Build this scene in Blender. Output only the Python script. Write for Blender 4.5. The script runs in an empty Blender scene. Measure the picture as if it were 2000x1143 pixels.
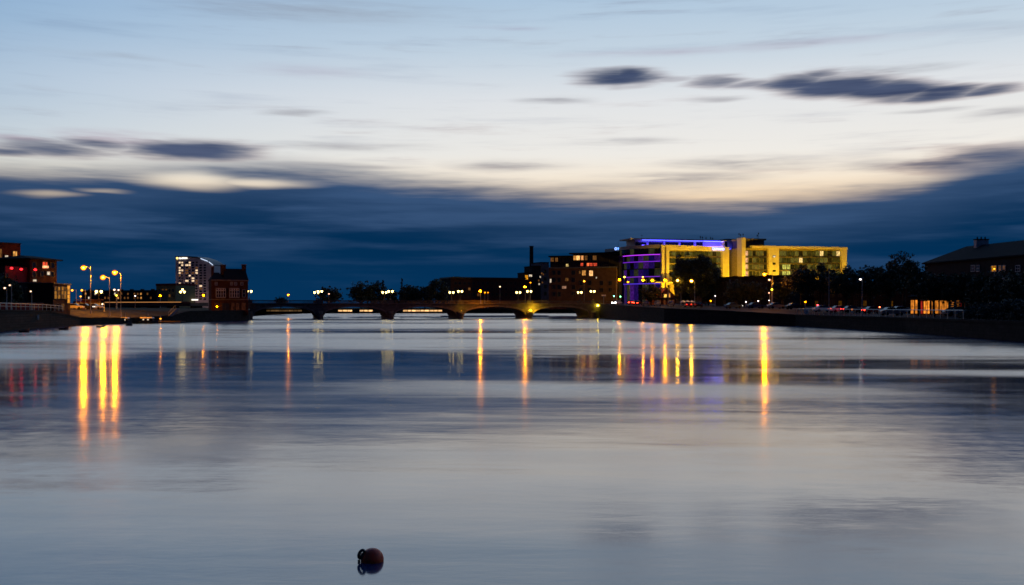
import bpy, bmesh, math, random
import numpy as np
from mathutils import Vector, Matrix

random.seed(7)
sc = bpy.context.scene
COL = sc.collection
R = math.radians
F = 1921.0            # focal length in photo pixels (photo 2000 px wide)
CH = 3.8              # camera height above the river
HY = 601.0            # horizon row in the photo

# ------------------------------------------------------------------ camera
cam_d = bpy.data.cameras.new('camera')
cam = bpy.data.objects.new('camera', cam_d)
COL.objects.link(cam)
cam.location = (0, 0, CH)
cam.rotation_euler = (R(90), 0, 0)
cam_d.sensor_fit = 'HORIZONTAL'
cam_d.sensor_width = 36.0
cam_d.lens = 36.0 * F / 2000.0
cam_d.shift_y = (HY - 571.5) / 2000.0
cam_d.clip_start = 0.1
cam_d.clip_end = 30000
sc.camera = cam

# ------------------------------------------------------------------ render / exposure
sc.view_settings.view_transform = 'Standard'
sc.view_settings.look = 'None'
sc.view_settings.exposure = 0.0
sc.view_settings.gamma = 1.0
sc.view_settings.use_curve_mapping = False
sc.render.engine = 'CYCLES'
cy = sc.cycles
cy.use_denoising = True
cy.max_bounces = 5
cy.diffuse_bounces = 2
cy.glossy_bounces = 3
cy.transmission_bounces = 2
cy.sample_clamp_indirect = 4.0
cy.caustics_reflective = False
cy.caustics_refractive = False
cy.use_light_tree = True
cy.filter_width = 1.6


# ------------------------------------------------------------------ node expression helper
class G:
    """tiny wrapper: build node graphs as expressions"""
    def __init__(s, nt):
        s.nt = nt
        s.n = nt.nodes
        s.l = nt.links

    def put(s, sock, v):
        if isinstance(v, bpy.types.NodeSocket):
            s.l.new(v, sock)
        else:
            sock.default_value = v

    def node(s, t, **kw):
        nd = s.n.new(t)
        for k, v in kw.items():
            setattr(nd, k, v)
        return nd

    def m(s, op, a, b=None, c=None, clamp=False):
        nd = s.node('ShaderNodeMath', operation=op, use_clamp=clamp)
        for i, v in enumerate((a, b, c)):
            if v is not None:
                s.put(nd.inputs[i], v)
        return nd.outputs[0]

    def v(s, op, a, b=None, c=None):
        nd = s.node('ShaderNodeVectorMath', operation=op)
        for i, v in enumerate((a, b, c)):
            if v is not None:
                s.put(nd.inputs[i], v)
        return nd.outputs['Value'] if op in ('LENGTH', 'DOT_PRODUCT', 'DISTANCE') else nd.outputs['Vector']

    def xyz(s, x, y, z):
        nd = s.node('ShaderNodeCombineXYZ')
        for i, v in enumerate((x, y, z)):
            s.put(nd.inputs[i], v)
        return nd.outputs[0]

    def sep(s, v):
        nd = s.node('ShaderNodeSeparateXYZ')
        s.put(nd.inputs[0], v)
        return nd.outputs

    def smooth(s, v, a, b, lo=0.0, hi=1.0, kind='SMOOTHSTEP'):
        nd = s.node('ShaderNodeMapRange', interpolation_type=kind, clamp=True)
        s.put(nd.inputs['Value'], v)
        for k, x in zip(('From Min', 'From Max', 'To Min', 'To Max'), (a, b, lo, hi)):
            s.put(nd.inputs[k], x)
        return nd.outputs['Result']

    def noise(s, vec, scale=1.0, detail=4.0, rough=0.55, dist=0.0, out='Fac'):
        nd = s.node('ShaderNodeTexNoise')
        s.put(nd.inputs['Vector'], vec)
        nd.inputs['Scale'].default_value = scale
        nd.inputs['Detail'].default_value = detail
        nd.inputs['Roughness'].default_value = rough
        nd.inputs['Distortion'].default_value = dist
        return nd.outputs[out]

    def mix(s, f, a, b, blend='MIX'):
        nd = s.node('ShaderNodeMix', data_type='RGBA', blend_type=blend)
        nd.clamp_factor = True
        s.put(nd.inputs[0], f)
        for i, v in ((6, a), (7, b)):
            if isinstance(v, (tuple, list)) and len(v) == 3:
                v = (*v, 1)
            s.put(nd.inputs[i], v)
        return nd.outputs[2]

    def ramp(s, f, stops, interp='LINEAR'):
        nd = s.node('ShaderNodeValToRGB')
        cr = nd.color_ramp
        cr.interpolation = interp
        while len(cr.elements) < len(stops):
            cr.elements.new(0.5)
        for e, (p, c) in zip(cr.elements, stops):
            e.position = p
            e.color = (*c, 1) if len(c) == 3 else c
        s.put(nd.inputs[0], f)
        return nd.outputs[0]

    def curve(s, f, pts):
        nd = s.node('ShaderNodeFloatCurve')
        c = nd.mapping.curves[0]
        while len(c.points) < len(pts):
            c.points.new(0.5, 0.5)
        for p, (x, y) in zip(c.points, pts):
            p.location = (x, y)
        nd.mapping.update()
        s.put(nd.inputs['Value'], f)
        return nd.outputs[0]


def lin(r, g, b):
    f = lambda c: (c / 255 / 12.92) if c <= 10 else ((c / 255 + 0.055) / 1.055) ** 2.4
    return (f(r), f(g), f(b))


def dirpx(x, y):
    """photo pixel -> (azimuth, tan elevation)"""
    az = math.atan((x - 1000.0) / F)
    return az, (HY - y) / F * math.cos(az)


# ------------------------------------------------------------------ world: dusk sky after sunset with streaked clouds
def build_world():
    w = bpy.data.worlds.new('World')
    sc.world = w
    w.use_nodes = True
    nt = w.node_tree
    nt.nodes.clear()
    g = G(nt)
    tc = g.node('ShaderNodeTexCoord')
    d = tc.outputs['Generated']
    x, y, z = g.sep(d)
    hyp = g.m('SQRT', g.m('ADD', g.m('MULTIPLY', x, x), g.m('MULTIPLY', y, y)))
    hyp = g.m('MAXIMUM', hyp, 0.001)
    hx, hy = g.m('DIVIDE', x, hyp), g.m('DIVIDE', y, hyp)
    az = g.m('ARCTAN2', x, y)
    el = g.m('DIVIDE', z, hyp)
    elc = g.m('MAXIMUM', el, 0.0)
    # horizontally drawn-out noise, seamless round the compass
    nb = g.noise(g.xyz(g.m('MULTIPLY', hx, 2.2), g.m('MULTIPLY', hy, 2.2), g.m('MULTIPLY', elc, 16.0)), 1.0, 3, 0.55)
    nf = g.noise(g.xyz(g.m('MULTIPLY', hx, 5.0), g.m('MULTIPLY', hy, 5.0), g.m('MULTIPLY', elc, 70.0)), 1.0, 4, 0.6)
    nw = g.noise(g.xyz(g.m('MULTIPLY', hx, 9.0), g.m('MULTIPLY', hy, 9.0), g.m('ADD', g.m('MULTIPLY', elc, 45.0), 3.7)), 1.0, 2, 0.6)
    nk = g.noise(g.xyz(g.m('MULTIPLY', hx, 6.5), g.m('MULTIPLY', hy, 6.5), g.m('ADD', g.m('MULTIPLY', elc, 78.0), 5.1)), 1.0, 4, 0.62)
    cb = g.m('SUBTRACT', nb, 0.5)
    cf = g.m('SUBTRACT', nf, 0.5)
    cw = g.m('SUBTRACT', nw, 0.5)

    # clear air: physical twilight sky tints a ramp by elevation
    stops = [(0.0, lin(250, 214, 170)), (0.108, lin(252, 224, 188)), (0.130, lin(248, 236, 218)), (0.155, lin(241, 239, 234)),
             (0.21, lin(228, 232, 236)), (0.26, lin(198, 215, 230)), (0.315, lin(176, 202, 226)),
             (0.6, lin(116, 160, 212)), (1.0, lin(52, 90, 150))]
    clear = g.ramp(elc, stops)
    # glow is to the right of the view, the far side of the sky is the dark one
    daz = g.m('SUBTRACT', az, 0.42)
    oc = g.m('SUBTRACT', 1.0, g.m('COSINE', daz))
    side = g.smooth(oc, 0.0, 0.55)
    gd = Vector((math.sin(0.42), math.cos(0.42), 0.12)).normalized()
    back = g.smooth(g.v('DOT_PRODUCT', d, tuple(gd)), 0.72, -0.15)
    hi = g.smooth(elc, 0.06, 0.21, 0.25, 1.0)
    tint = g.mix(g.m('MULTIPLY', side, hi), (0.98, 0.965, 0.95), (0.47, 0.64, 0.82))
    clear = g.mix(1.0, clear, tint, 'MULTIPLY')
    clear = g.mix(back, clear, g.mix(1.0, clear, (0.07, 0.10, 0.17), 'MULTIPLY'))
    # the twilight Sky Texture adds its own blue to the air
    sky = g.node('ShaderNodeTexSky', sky_type='NISHITA')
    sky.sun_disc = False
    sky.sun_elevation = R(-2.5)
    sky.sun_rotation = R(24)
    sky.air_density = 1.2
    sky.ozone_density = 2.0
    clear = g.mix(1.0, clear, g.mix(1.0, sky.outputs[0], (0.012, 0.014, 0.02), 'MULTIPLY'), 'ADD')

    # warped position used by every cloud edge
    waz = g.m('ADD', az, g.m('ADD', g.m('MULTIPLY', cb, 0.04), g.m('MULTIPLY', cf, 0.035)))
    wel = g.m('ADD', el, g.m('ADD', g.m('MULTIPLY', cw, 0.009), g.m('MULTIPLY', cf, 0.006)))
    wp = g.xyz(waz, wel, 0.0)

    def blob(px, py, rx, ry, dens, edge=0.35, slope=0.0):
        a0, e0 = dirpx(px, py)
        ra = rx / F * math.cos(a0) ** 2
        re = ry / F * math.cos(a0)
        ln = g.v('LENGTH', g.v('MULTIPLY_ADD', wp, (1 / ra, 1 / re, 0.0), (-a0 / ra, -e0 / re, 0.0)))
        return g.smooth(ln, edge * 0.5, 1.75, dens, 0.0)

    def union(fs, add=False):
        out = fs[0]
        for f in fs[1:]:
            out = g.m('ADD', out, f, clamp=True) if add else g.m('MAXIMUM', out, f)
        return out

    # low bank of cloud all round, its top edge wandering with the compass
    pts = []
    prof = [(0, 326), (200, 328), (320, 320), (480, 314), (620, 322), (760, 338), (900, 352), (1050, 364), (1200, 374),
            (1400, 382), (1560, 374), (1700, 358), (1800, 344), (1900, 310), (2000, 288)]
    for px, py in prof:
        a, e = dirpx(px, py)
        pts.append(((a + math.pi) / (2 * math.pi), e))
    ends = [(0.0, 0.40), (0.12, 0.36), (0.25, 0.26), (0.34, 0.17)]
    pts = ends + pts + [(0.63, 0.185), (0.75, 0.26), (0.88, 0.36), (1.0, 0.40)]
    B = g.curve(g.m('DIVIDE', g.m('ADD', az, math.pi), 2 * math.pi), pts)
    over = g.m('SUBTRACT', B, g.m('ADD', el, g.m('ADD', g.m('MULTIPLY', cb, 0.016), g.m('ADD', g.m('MULTIPLY', cf, 0.026), g.m('MULTIPLY', g.m('SUBTRACT', nk, 0.5), 0.020)))))
    bank = g.smooth(over, -0.013, 0.020)
    holes = union([blob(370, 352, 100, 14, 1.0, 0.3), blob(490, 357, 110, 9, 0.9, 0.1), blob(85, 380, 60, 6, 0.5, 0.0), blob(195, 374, 45, 4, 0.4, 0.0),
                   blob(1640, 352, 150, 9, 0.5), blob(1380, 382, 120, 7, 0.6, 0.0)])
    bank = g.m('MULTIPLY', bank, g.m('SUBTRACT', 1.0, holes))

    dark = union([blob(1205, 154, 100, 17, 1.0, 0.1), blob(1225, 148, 55, 13, 1.0, 0.1), blob(1395, 158, 70, 12, 0.85, 0.0), blob(1310, 156, 90, 7, 0.6, 0.0), blob(1480, 162, 80, 9, 0.6, 0.0),
                  blob(1560, 162, 75, 17, 0.92, 0.2), blob(1640, 168, 110, 23, 0.97, 0.4), blob(1735, 178, 110, 21, 0.98, 0.4), blob(1600, 150, 60, 12, 0.8, 0.1),
                  blob(1830, 182, 90, 15, 0.94, 0.3), blob(1925, 178, 75, 11, 0.85, 0.1),
                  blob(380, 291, 130, 20, 1.0, 0.2), blob(100, 290, 120, 18, 0.85, 0.1), blob(40, 295, 90, 12, 0.8, 0.1), blob(220, 281, 90, 12, 0.7, 0.1),
                  blob(1940, 300, 120, 22, 0.8, 0.1), blob(1860, 322, 110, 18, 0.7, 0.0)])
    # torn along the wind: long thin strands eat into every edge
    dark = g.smooth(g.m('ADD', g.m('MULTIPLY', dark, 0.80), g.m('MULTIPLY', nk, 0.95)), 0.52, 1.26, 0.0, 0.97)
    thin = g.m('MULTIPLY', g.smooth(nk, 0.34, 0.64, 0.25, 1.35), union([blob(1450, 318, 125, 12, 0.55, 0.0), blob(1075, 195, 65, 8, 0.5, 0.0, -0.06), blob(1000, 322, 100, 11, 0.5, 0.0),
                  blob(700, 286, 130, 9, 0.35, 0.0), blob(1310, 352, 150, 13, 0.6, 0.0), blob(1230, 277, 75, 6, 0.35, 0.0),
                  blob(1815, 217, 75, 5, 0.4, 0.0), blob(1960, 222, 70, 10, 0.45, 0.0), blob(1730, 138, 120, 8, 0.45, 0.0),
                  blob(620, 18, 260, 30, 0.22, 0.0), blob(190, 108, 110, 6, 0.3, 0.0), blob(570, 222, 50, 6, 0.35, 0.0),
                  blob(650, 322, 130, 6, 0.55, 0.0), blob(1400, 195, 50, 5, 0.35, 0.0), blob(1800, 318, 110, 14, 0.55, 0.0)]))
    pink = union([blob(230, 265, 90, 12, 0.75, 0.0), blob(980, 55, 60, 5, 0.45, 0.0), blob(1270, 103, 150, 9, 0.40, 0.0, -0.05),
                  blob(1580, 85, 220, 9, 0.28, 0.0), blob(600, 138, 110, 12, 0.22, 0.0), blob(40, 267, 60, 5, 0.5, 0.0)])
    pink = g.m('MULTIPLY', pink, g.smooth(nk, 0.32, 0.60, 0.3, 1.3))
    wisp = g.m('MULTIPLY', g.smooth(g.m('ADD', nf, g.m('MULTIPLY', g.m('SUBTRACT', nk, 0.5), 0.4)), 0.50, 0.80), g.smooth(elc, 0.08, 0.24, 0.55, 0.30))

    # colours of the cloud: navy underneath, paler where it thins out
    depth = g.smooth(over, 0.0, 0.075)
    bankcol = g.mix(depth, lin(54, 80, 116), lin(2, 45, 82))
    paler = g.m('MULTIPLY', g.smooth(g.m('ADD', nb, g.m('MULTIPLY', cf, 0.9)), 0.42, 0.80), g.smooth(elc, 0.02, 0.12, 0.30, 1.0))
    bankcol = g.mix(paler, bankcol, lin(56, 84, 122))
    lowl = g.m('MULTIPLY', g.smooth(elc, 0.015, 0.075, 1.0, 0.0), 0.25)
    bankcol = g.mix(lowl, bankcol, lin(10, 60, 104))
    bankcol = g.mix(back, bankcol, g.mix(1.0, bankcol, (0.25, 0.28, 0.34), 'MULTIPLY'))

    c = g.mix(wisp, clear, g.mix(1.0, clear, (0.60, 0.62, 0.70), 'MULTIPLY'))
    c = g.mix(pink, c, g.mix(1.0, c, (0.72, 0.55, 0.62), 'MULTIPLY'))
    c = g.mix(thin, c, lin(132, 130, 140))
    darkcol = g.mix(g.smooth(nf, 0.35, 0.7), lin(42, 58, 94), lin(70, 84, 116))
    # lower rims of the small clouds keep a trace of the afterglow
    rim = g.m('MULTIPLY', dark, g.m('SUBTRACT', 1.0, dark))
    c = g.mix(dark, c, darkcol)
    c = g.mix(g.m('MULTIPLY', rim, 1.2), c, g.mix(1.0, c, (1.05, 0.80, 0.74), 'MULTIPLY'))
    c = g.mix(bank, c, bankcol)
    # below the horizon: plain dark ground tone
    c = g.mix(g.smooth(el, -0.02, 0.0), lin(12, 22, 36), c)
    bg = g.node('ShaderNodeBackground')
    g.put(bg.inputs['Color'], c)
    bg.inputs['Strength'].default_value = 1.0
    out = g.node('ShaderNodeOutputWorld')
    g.l.new(bg.outputs[0], out.inputs['Surface'])
    w.cycles.sampling_method = 'NONE'   # the sky is broad and soft: no need to aim at it


build_world()


# ------------------------------------------------------------------ materials
MATS = {}


def new_mat(name):
    m = bpy.data.materials.new(name)
    m.use_nodes = True
    nt = m.node_tree
    nt.nodes.clear()
    g = G(nt)
    out = g.node('ShaderNodeOutputMaterial')
    MATS[name] = m
    return m, g, out


def water_mat():
    m, g, out = new_mat('river_water')
    geo = g.node('ShaderNodeNewGeometry')
    p = geo.outputs['Position']
    x, y, z = g.sep(p)
    # calm slicks drawn out along the current, ruffled water between them
    n1 = g.noise(g.xyz(g.m('MULTIPLY', x, 0.009), g.m('MULTIPLY', y, 0.034), 0.0), 1.0, 6, 0.66, 0.5)
    n2 = g.noise(g.xyz(g.m('MULTIPLY', x, 0.05), g.m('MULTIPLY', y, 0.34), 4.0), 1.0, 4, 0.6, 0.3)
    n3 = g.noise(g.xyz(g.m('MULTIPLY', x, 0.10), g.m('MULTIPLY', y, 0.22), 9.0), 1.0, 5, 0.62, 0.5)
    n4 = g.noise(g.xyz(g.m('MULTIPLY', x, 0.035), g.m('MULTIPLY', y, 0.03), 2.0), 1.0, 3, 0.5)
    streak = g.m('ADD', g.m('MULTIPLY', n1, 0.75), g.m('MULTIPLY', n2, 0.25))

    ysl = g.m('ADD', y, g.m('MULTIPLY', x, 0.16))      # slicks lie a little askew to the banks

    def patch(cx, cy_, rx, ry, k, edge=0.0):
        dv = g.v('MULTIPLY', g.v('SUBTRACT', g.xyz(x, ysl, 0.0), (cx, cy_, 0.0)), (1 / rx, 1 / ry, 0.0))
        return g.smooth(g.m('ADD', g.v('LENGTH', dv), g.m('MULTIPLY', g.m('SUBTRACT', n4, 0.5), 1.5)), edge, 1.3, k, 0.0)
    # breeze ruffles the open reach, the near water lies slick; the breaks between follow the current
    far = g.smooth(g.m('ADD', y, g.m('MULTIPLY', g.m('SUBTRACT', n4, 0.5), 90.0)), 50.0, 112.0, -0.28, 0.20)
    bias = g.m('ADD', far, patch(4, 47, 20, 6, 0.42))
    for q in ((-46, 70, 22, 18, 0.45), (44, 84, 24, 24, 0.34), (30, 62, 34, 4.0, 0.45)):
        bias = g.m('ADD', bias, patch(*q))
    for q in ((0, 17, 60, 20, 0.16), (-8, 68, 28, 17, 0.62), (54, 122, 26, 22, 0.34), (-3, 152, 30, 9, 0.25), (30, 50, 14, 6, 0.3)):
        bias = g.m('SUBTRACT', bias, patch(*q))
    wind = g.smooth(g.m('ADD', bias, g.m('MULTIPLY', g.m('SUBTRACT', streak, 0.5), 2.3)), -0.30, 0.34)
    lane = g.smooth(n3, 0.38, 0.68, 0.0, 1.0)
    # fine ripples left by the current
    rp = g.noise(g.xyz(g.m('MULTIPLY', x, 0.9), g.m('MULTIPLY', y, 2.6), 0.0), 1.0, 4, 0.6, 0.3)
    bp = g.node('ShaderNodeBump')
    bp.inputs['Strength'].default_value = 1.0
    g.put(bp.inputs['Distance'], g.smooth(y, 8.0, 70.0, 0.003, 0.0, 'LINEAR'))
    g.put(bp.inputs['Height'], rp)
    # slow swell lines drawn out by the current break the mirror into bands
    n5 = g.noise(g.xyz(g.m('MULTIPLY', x, 0.07), g.m('ADD', g.m('MULTIPLY', y, 0.42), g.m('MULTIPLY', x, 0.03)), 3.0), 1.0, 5, 0.62, 0.4)
    n6 = g.noise(g.xyz(g.m('MULTIPLY', x, 1.3), g.m('MULTIPLY', y, 1.6), 6.0), 1.0, 3, 0.6)
    sw = g.xyz(g.m('MULTIPLY', g.m('SUBTRACT', n6, 0.5), 0.06), g.m('MULTIPLY', g.m('SUBTRACT', n5, 0.5), g.smooth(y, 20.0, 120.0, -0.052, -0.02)), 0.0)
    base_n = g.v('NORMALIZE', g.v('ADD', bp.outputs[0], sw))
    # wind wavelets: their faces lean upstream, towards the near shore
    wn = g.noise(g.xyz(g.m('MULTIPLY', x, 1.1), g.m('MULTIPLY', y, 2.3), 7.0), 1.0, 3, 0.6, 0.0, 'Color')
    wx, wy, _ = g.sep(wn)
    tx = g.m('MULTIPLY', g.m('SUBTRACT', wx, 0.5), g.m('MULTIPLY', wind, 0.08))
    ty = g.m('MULTIPLY', g.m('ADD', g.m('MULTIPLY', wy, 0.12), 0.022), wind)
    nrm = g.v('NORMALIZE', g.v('ADD', bp.outputs[0], g.xyz(tx, g.m('MULTIPLY', ty, -1.0), 0.0)))

    def surf(rough, normal):
        bs = g.node('ShaderNodeBsdfPrincipled')
        bs.inputs['Base Color'].default_value = (0.004, 0.044, 0.120, 1)
        bs.inputs['IOR'].default_value = 2.3
        bs.inputs['Specular Tint'].default_value = (0.97, 0.985, 1.0, 1)
        g.put(bs.inputs['Roughness'], rough)
        g.l.new(normal, bs.inputs['Normal'])
        return bs.outputs[0]
    flat = surf(g.m('ADD', g.m('MULTIPLY', lane, 0.04), g.smooth(wind, 0.0, 0.5, 0.085, 0.145)), base_n)
    ruff = surf(0.17, nrm)
    mx = g.node('ShaderNodeMixShader')
    g.put(mx.inputs[0], g.m('MULTIPLY', wind, 0.85))
    g.l.new(flat, mx.inputs[1])
    g.l.new(ruff, mx.inputs[2])
    bs = mx
    g.l.new(bs.outputs[0], out.inputs['Surface'])
    return m


# ------------------------------------------------------------------ the river
def raw(name, verts, faces, mat, loc=(0, 0, 0), parent=None):
    me = bpy.data.meshes.new(name)
    me.from_pydata([tuple(v) for v in verts], [], faces)
    me.update()
    o = bpy.data.objects.new(name, me)
    COL.objects.link(o)
    o.location = loc
    if mat:
        me.materials.append(mat)
    if parent:
        o.parent = parent
    return o


W = water_mat()
river = raw('river', [(-900, -60, 0), (900, -60, 0), (900, 900, 0), (-900, 900, 0)], [(0, 1, 2, 3)], W)
river['kind'] = 'structure'
#--OBJECTS--
# ------------------------------------------------------------------ material library
def pm(name, col, rough=0.7, var=0.25, scale=1.5, metal=0.0, bump=0.0, stretch=(1, 1, 1)):
    if name in MATS:
        return MATS[name]
    m, g, out = new_mat(name)
    tc = g.node('ShaderNodeTexCoord')
    v = g.v('MULTIPLY', tc.outputs['Object'], stretch)
    n = g.noise(v, scale, 5, 0.6)
    lo = tuple(c * (1 - var) for c in col)
    hi = tuple(min(1, c * (1 + var)) for c in col)
    bs = g.node('ShaderNodeBsdfPrincipled')
    g.put(bs.inputs['Base Color'], g.mix(g.smooth(n, 0.3, 0.7), lo, hi))
    g.put(bs.inputs['Roughness'], g.smooth(n, 0.2, 0.8, max(0.02, rough - 0.08), min(1, rough + 0.08)))
    bs.inputs['Metallic'].default_value = metal
    if rough >= 0.7:
        bs.inputs['Specular IOR Level'].default_value = 0.1
    if bump:
        bp = g.node('ShaderNodeBump')
        bp.inputs['Distance'].default_value = bump
        g.put(bp.inputs['Height'], n)
        g.l.new(bp.outputs[0], bs.inputs['Normal'])
    g.l.new(bs.outputs[0], out.inputs['Surface'])
    return m


def masonry(name, c1, c2, mortar, bw, bh, rough=0.85):
    """coursed stone or brick with recessed joints, laid out on world X/Y + Z"""
    if name in MATS:
        return MATS[name]
    m, g, out = new_mat(name)
    geo = g.node('ShaderNodeNewGeometry')
    x, y, z = g.sep(geo.outputs['Position'])
    v = g.xyz(g.m('ADD', x, g.m('MULTIPLY', y, 0.6)), z, 0.0)
    br = g.node('ShaderNodeTexBrick')
    g.put(br.inputs['Vector'], v)
    br.inputs['Color1'].default_value = (*c1, 1)
    br.inputs['Color2'].default_value = (*c2, 1)
    br.inputs['Mortar'].default_value = (*mortar, 1)
    br.inputs['Scale'].default_value = 1.0
    br.inputs['Brick Width'].default_value = bw
    br.inputs['Row Height'].default_value = bh
    br.inputs['Mortar Size'].default_value = min(bw, bh) * 0.06
    n = g.noise(geo.outputs['Position'], 0.9, 5, 0.65)
    bs = g.node('ShaderNodeBsdfPrincipled')
    g.put(bs.inputs['Base Color'], g.mix(1.0, br.outputs['Color'], g.ramp(n, [(0.25, (0.55, 0.55, 0.55)), (0.75, (1.15, 1.15, 1.15))]), 'MULTIPLY'))
    bs.inputs['Roughness'].default_value = rough
    bs.inputs['Specular IOR Level'].default_value = 0.1
    bp = g.node('ShaderNodeBump')
    bp.inputs['Distance'].default_value = 0.03
    g.put(bp.inputs['Height'], g.m('SUBTRACT', n, br.outputs['Fac']))
    g.l.new(bp.outputs[0], bs.inputs['Normal'])
    g.l.new(bs.outputs[0], out.inputs['Surface'])
    return m


def em(col, k, kind='bulb'):
    """things that give off light; windows carry a curtain-like unevenness"""
    name = 'lit_%s_%d_%d_%d_%g' % (kind, col[0] * 100, col[1] * 100, col[2] * 100, k)
    if name in MATS:
        return MATS[name]
    m, g, out = new_mat(name)
    e = g.node('ShaderNodeEmission')
    if kind == 'window':
        geo = g.node('ShaderNodeNewGeometry')
        n = g.noise(g.v('MULTIPLY', geo.outputs['Position'], (2.2, 2.2, 0.9)), 1.0, 3, 0.6)
        g.put(e.inputs['Strength'], g.smooth(n, 0.3, 0.7, k * 0.35, k * 1.3))
    else:
        e.inputs['Strength'].default_value = k
    e.inputs['Color'].default_value = (*col, 1)
    g.l.new(e.outputs[0], out.inputs['Surface'])
    return m


def halo_mat(col):
    """added halo: see-through emission imitating the glow round a lamp"""
    name = 'lamp_halo_%d_%d_%d' % tuple(int(c * 100) for c in col)
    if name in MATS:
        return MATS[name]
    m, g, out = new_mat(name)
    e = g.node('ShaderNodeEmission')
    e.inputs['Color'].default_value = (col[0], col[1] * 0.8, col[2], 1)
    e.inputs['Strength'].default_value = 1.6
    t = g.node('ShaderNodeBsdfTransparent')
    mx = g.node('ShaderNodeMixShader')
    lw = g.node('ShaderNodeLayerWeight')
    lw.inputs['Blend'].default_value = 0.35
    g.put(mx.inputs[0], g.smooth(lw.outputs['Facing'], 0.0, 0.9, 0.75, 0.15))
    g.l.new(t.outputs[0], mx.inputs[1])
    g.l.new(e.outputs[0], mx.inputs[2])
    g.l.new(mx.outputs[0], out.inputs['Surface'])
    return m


SOD = (1.0, 0.29, 0.0003)
AMB = (1.0, 0.38, 0.015)
WARM = (1.0, 0.72, 0.36)
WHITE = (1.0, 0.93, 0.80)
RED = (1.0, 0.05, 0.06)
VIO = (0.28, 0.05, 1.0)
BLUE = (0.05, 0.06, 1.0)

BRICK = masonry('red_brick', (0.060, 0.014, 0.009), (0.085, 0.020, 0.013), (0.22, 0.18, 0.15), 0.24, 0.085)
STONE = masonry('limestone_block', (0.13, 0.12, 0.105), (0.18, 0.165, 0.145), (0.06, 0.056, 0.05), 1.1, 0.42)
QUAY = masonry('dark_quay_stone', (0.020, 0.021, 0.020), (0.030, 0.029, 0.027), (0.012, 0.012, 0.012), 1.2, 0.45)
CREAM = pm('cream_render', (0.62, 0.55, 0.40), 0.8, 0.08, 0.8)
GREYR = pm('grey_render', (0.16, 0.155, 0.15), 0.85, 0.2, 0.6)
DKREN = pm('dark_render', (0.035, 0.031, 0.030), 0.85, 0.25, 0.6)
WHITER = pm('white_cladding', (0.55, 0.49, 0.50), 0.6, 0.1, 0.3)
SLATE = pm('slate_roof', (0.014, 0.015, 0.017), 0.9, 0.3, 2.0, bump=0.03)
REDRF = pm('red_brown_wall', (0.22, 0.035, 0.03), 0.8, 0.25, 0.8)
METAL = pm('dark_painted_metal', (0.035, 0.036, 0.038), 0.45, 0.2, 3.0, metal=0.3)
GALV = pm('galvanised_steel', (0.38, 0.39, 0.40), 0.45, 0.15, 4.0, metal=0.7)
GLASS = pm('dark_window_glass', (0.012, 0.016, 0.022), 0.08, 0.3, 0.5)
FRAMEW = pm('white_painted_frame', (0.62, 0.60, 0.57), 0.5, 0.1, 3.0)
FRAMED = pm('dark_window_frame', (0.06, 0.055, 0.05), 0.5, 0.2, 3.0)
ASPH = pm('asphalt', (0.032, 0.032, 0.034), 0.85, 0.25, 0.8, bump=0.01)
EARTH = pm('rough_grass_bank', (0.034, 0.034, 0.014), 0.95, 0.45, 0.8, bump=0.05)
BARK = pm('bark', (0.055, 0.042, 0.032), 0.9, 0.35, 3.0, bump=0.03, stretch=(3, 3, 0.6))
TYRE = pm('tyre_rubber', (0.02, 0.02, 0.02), 0.85, 0.2, 4.0)
WHITEP = pm('white_paint', (0.72, 0.72, 0.70), 0.5, 0.08, 2.0)
ORANGEP = pm('orange_buoy_plastic', (0.92, 0.075, 0.006), 0.5, 0.35, 7.0, bump=0.004)
bsn = [n for n in ORANGEP.node_tree.nodes if n.type == 'BSDF_PRINCIPLED'][0]
bsn.inputs['Subsurface Weight'].default_value = 0.7     # daylight soaks through the plastic shell
bsn.inputs['Subsurface Radius'].default_value = (1.0, 0.25, 0.05)
bsn.inputs['Subsurface Scale'].default_value = 0.12
ROPE = pm('wet_black_rubber', (0.018, 0.018, 0.02), 0.55, 0.3, 20.0)
PINKSTONE = masonry('pale_stone_dressing', (0.22, 0.19, 0.16), (0.26, 0.22, 0.19), (0.2, 0.18, 0.16), 0.6, 0.3)


def leaf_mat(name, col):
    m, g, out = new_mat(name)
    oi = g.node('ShaderNodeObjectInfo')
    geo = g.node('ShaderNodeNewGeometry')
    n = g.noise(geo.outputs['Position'], 0.7, 3, 0.6)
    bs = g.node('ShaderNodeBsdfPrincipled')
    g.put(bs.inputs['Base Color'], g.mix(g.smooth(n, 0.3, 0.7), tuple(c * 0.6 for c in col), tuple(c * 1.4 for c in col)))
    bs.inputs['Roughness'].default_value = 0.6
    g.l.new(bs.outputs[0], out.inputs['Surface'])
    return m


LEAF = leaf_mat('broad_leaves', (0.045, 0.065, 0.022))
LEAFD = leaf_mat('dark_needles', (0.028, 0.045, 0.022))


# ------------------------------------------------------------------ geometry helpers
def X(px, D):
    return (px - 1000.0) / F * D


def Z(py, D):
    return CH + (HY - py) / F * D


def chain_loc(o):
    v = Vector((0, 0, 0))
    while o is not None:
        v += o.location
        o = o.parent
    return v


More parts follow.
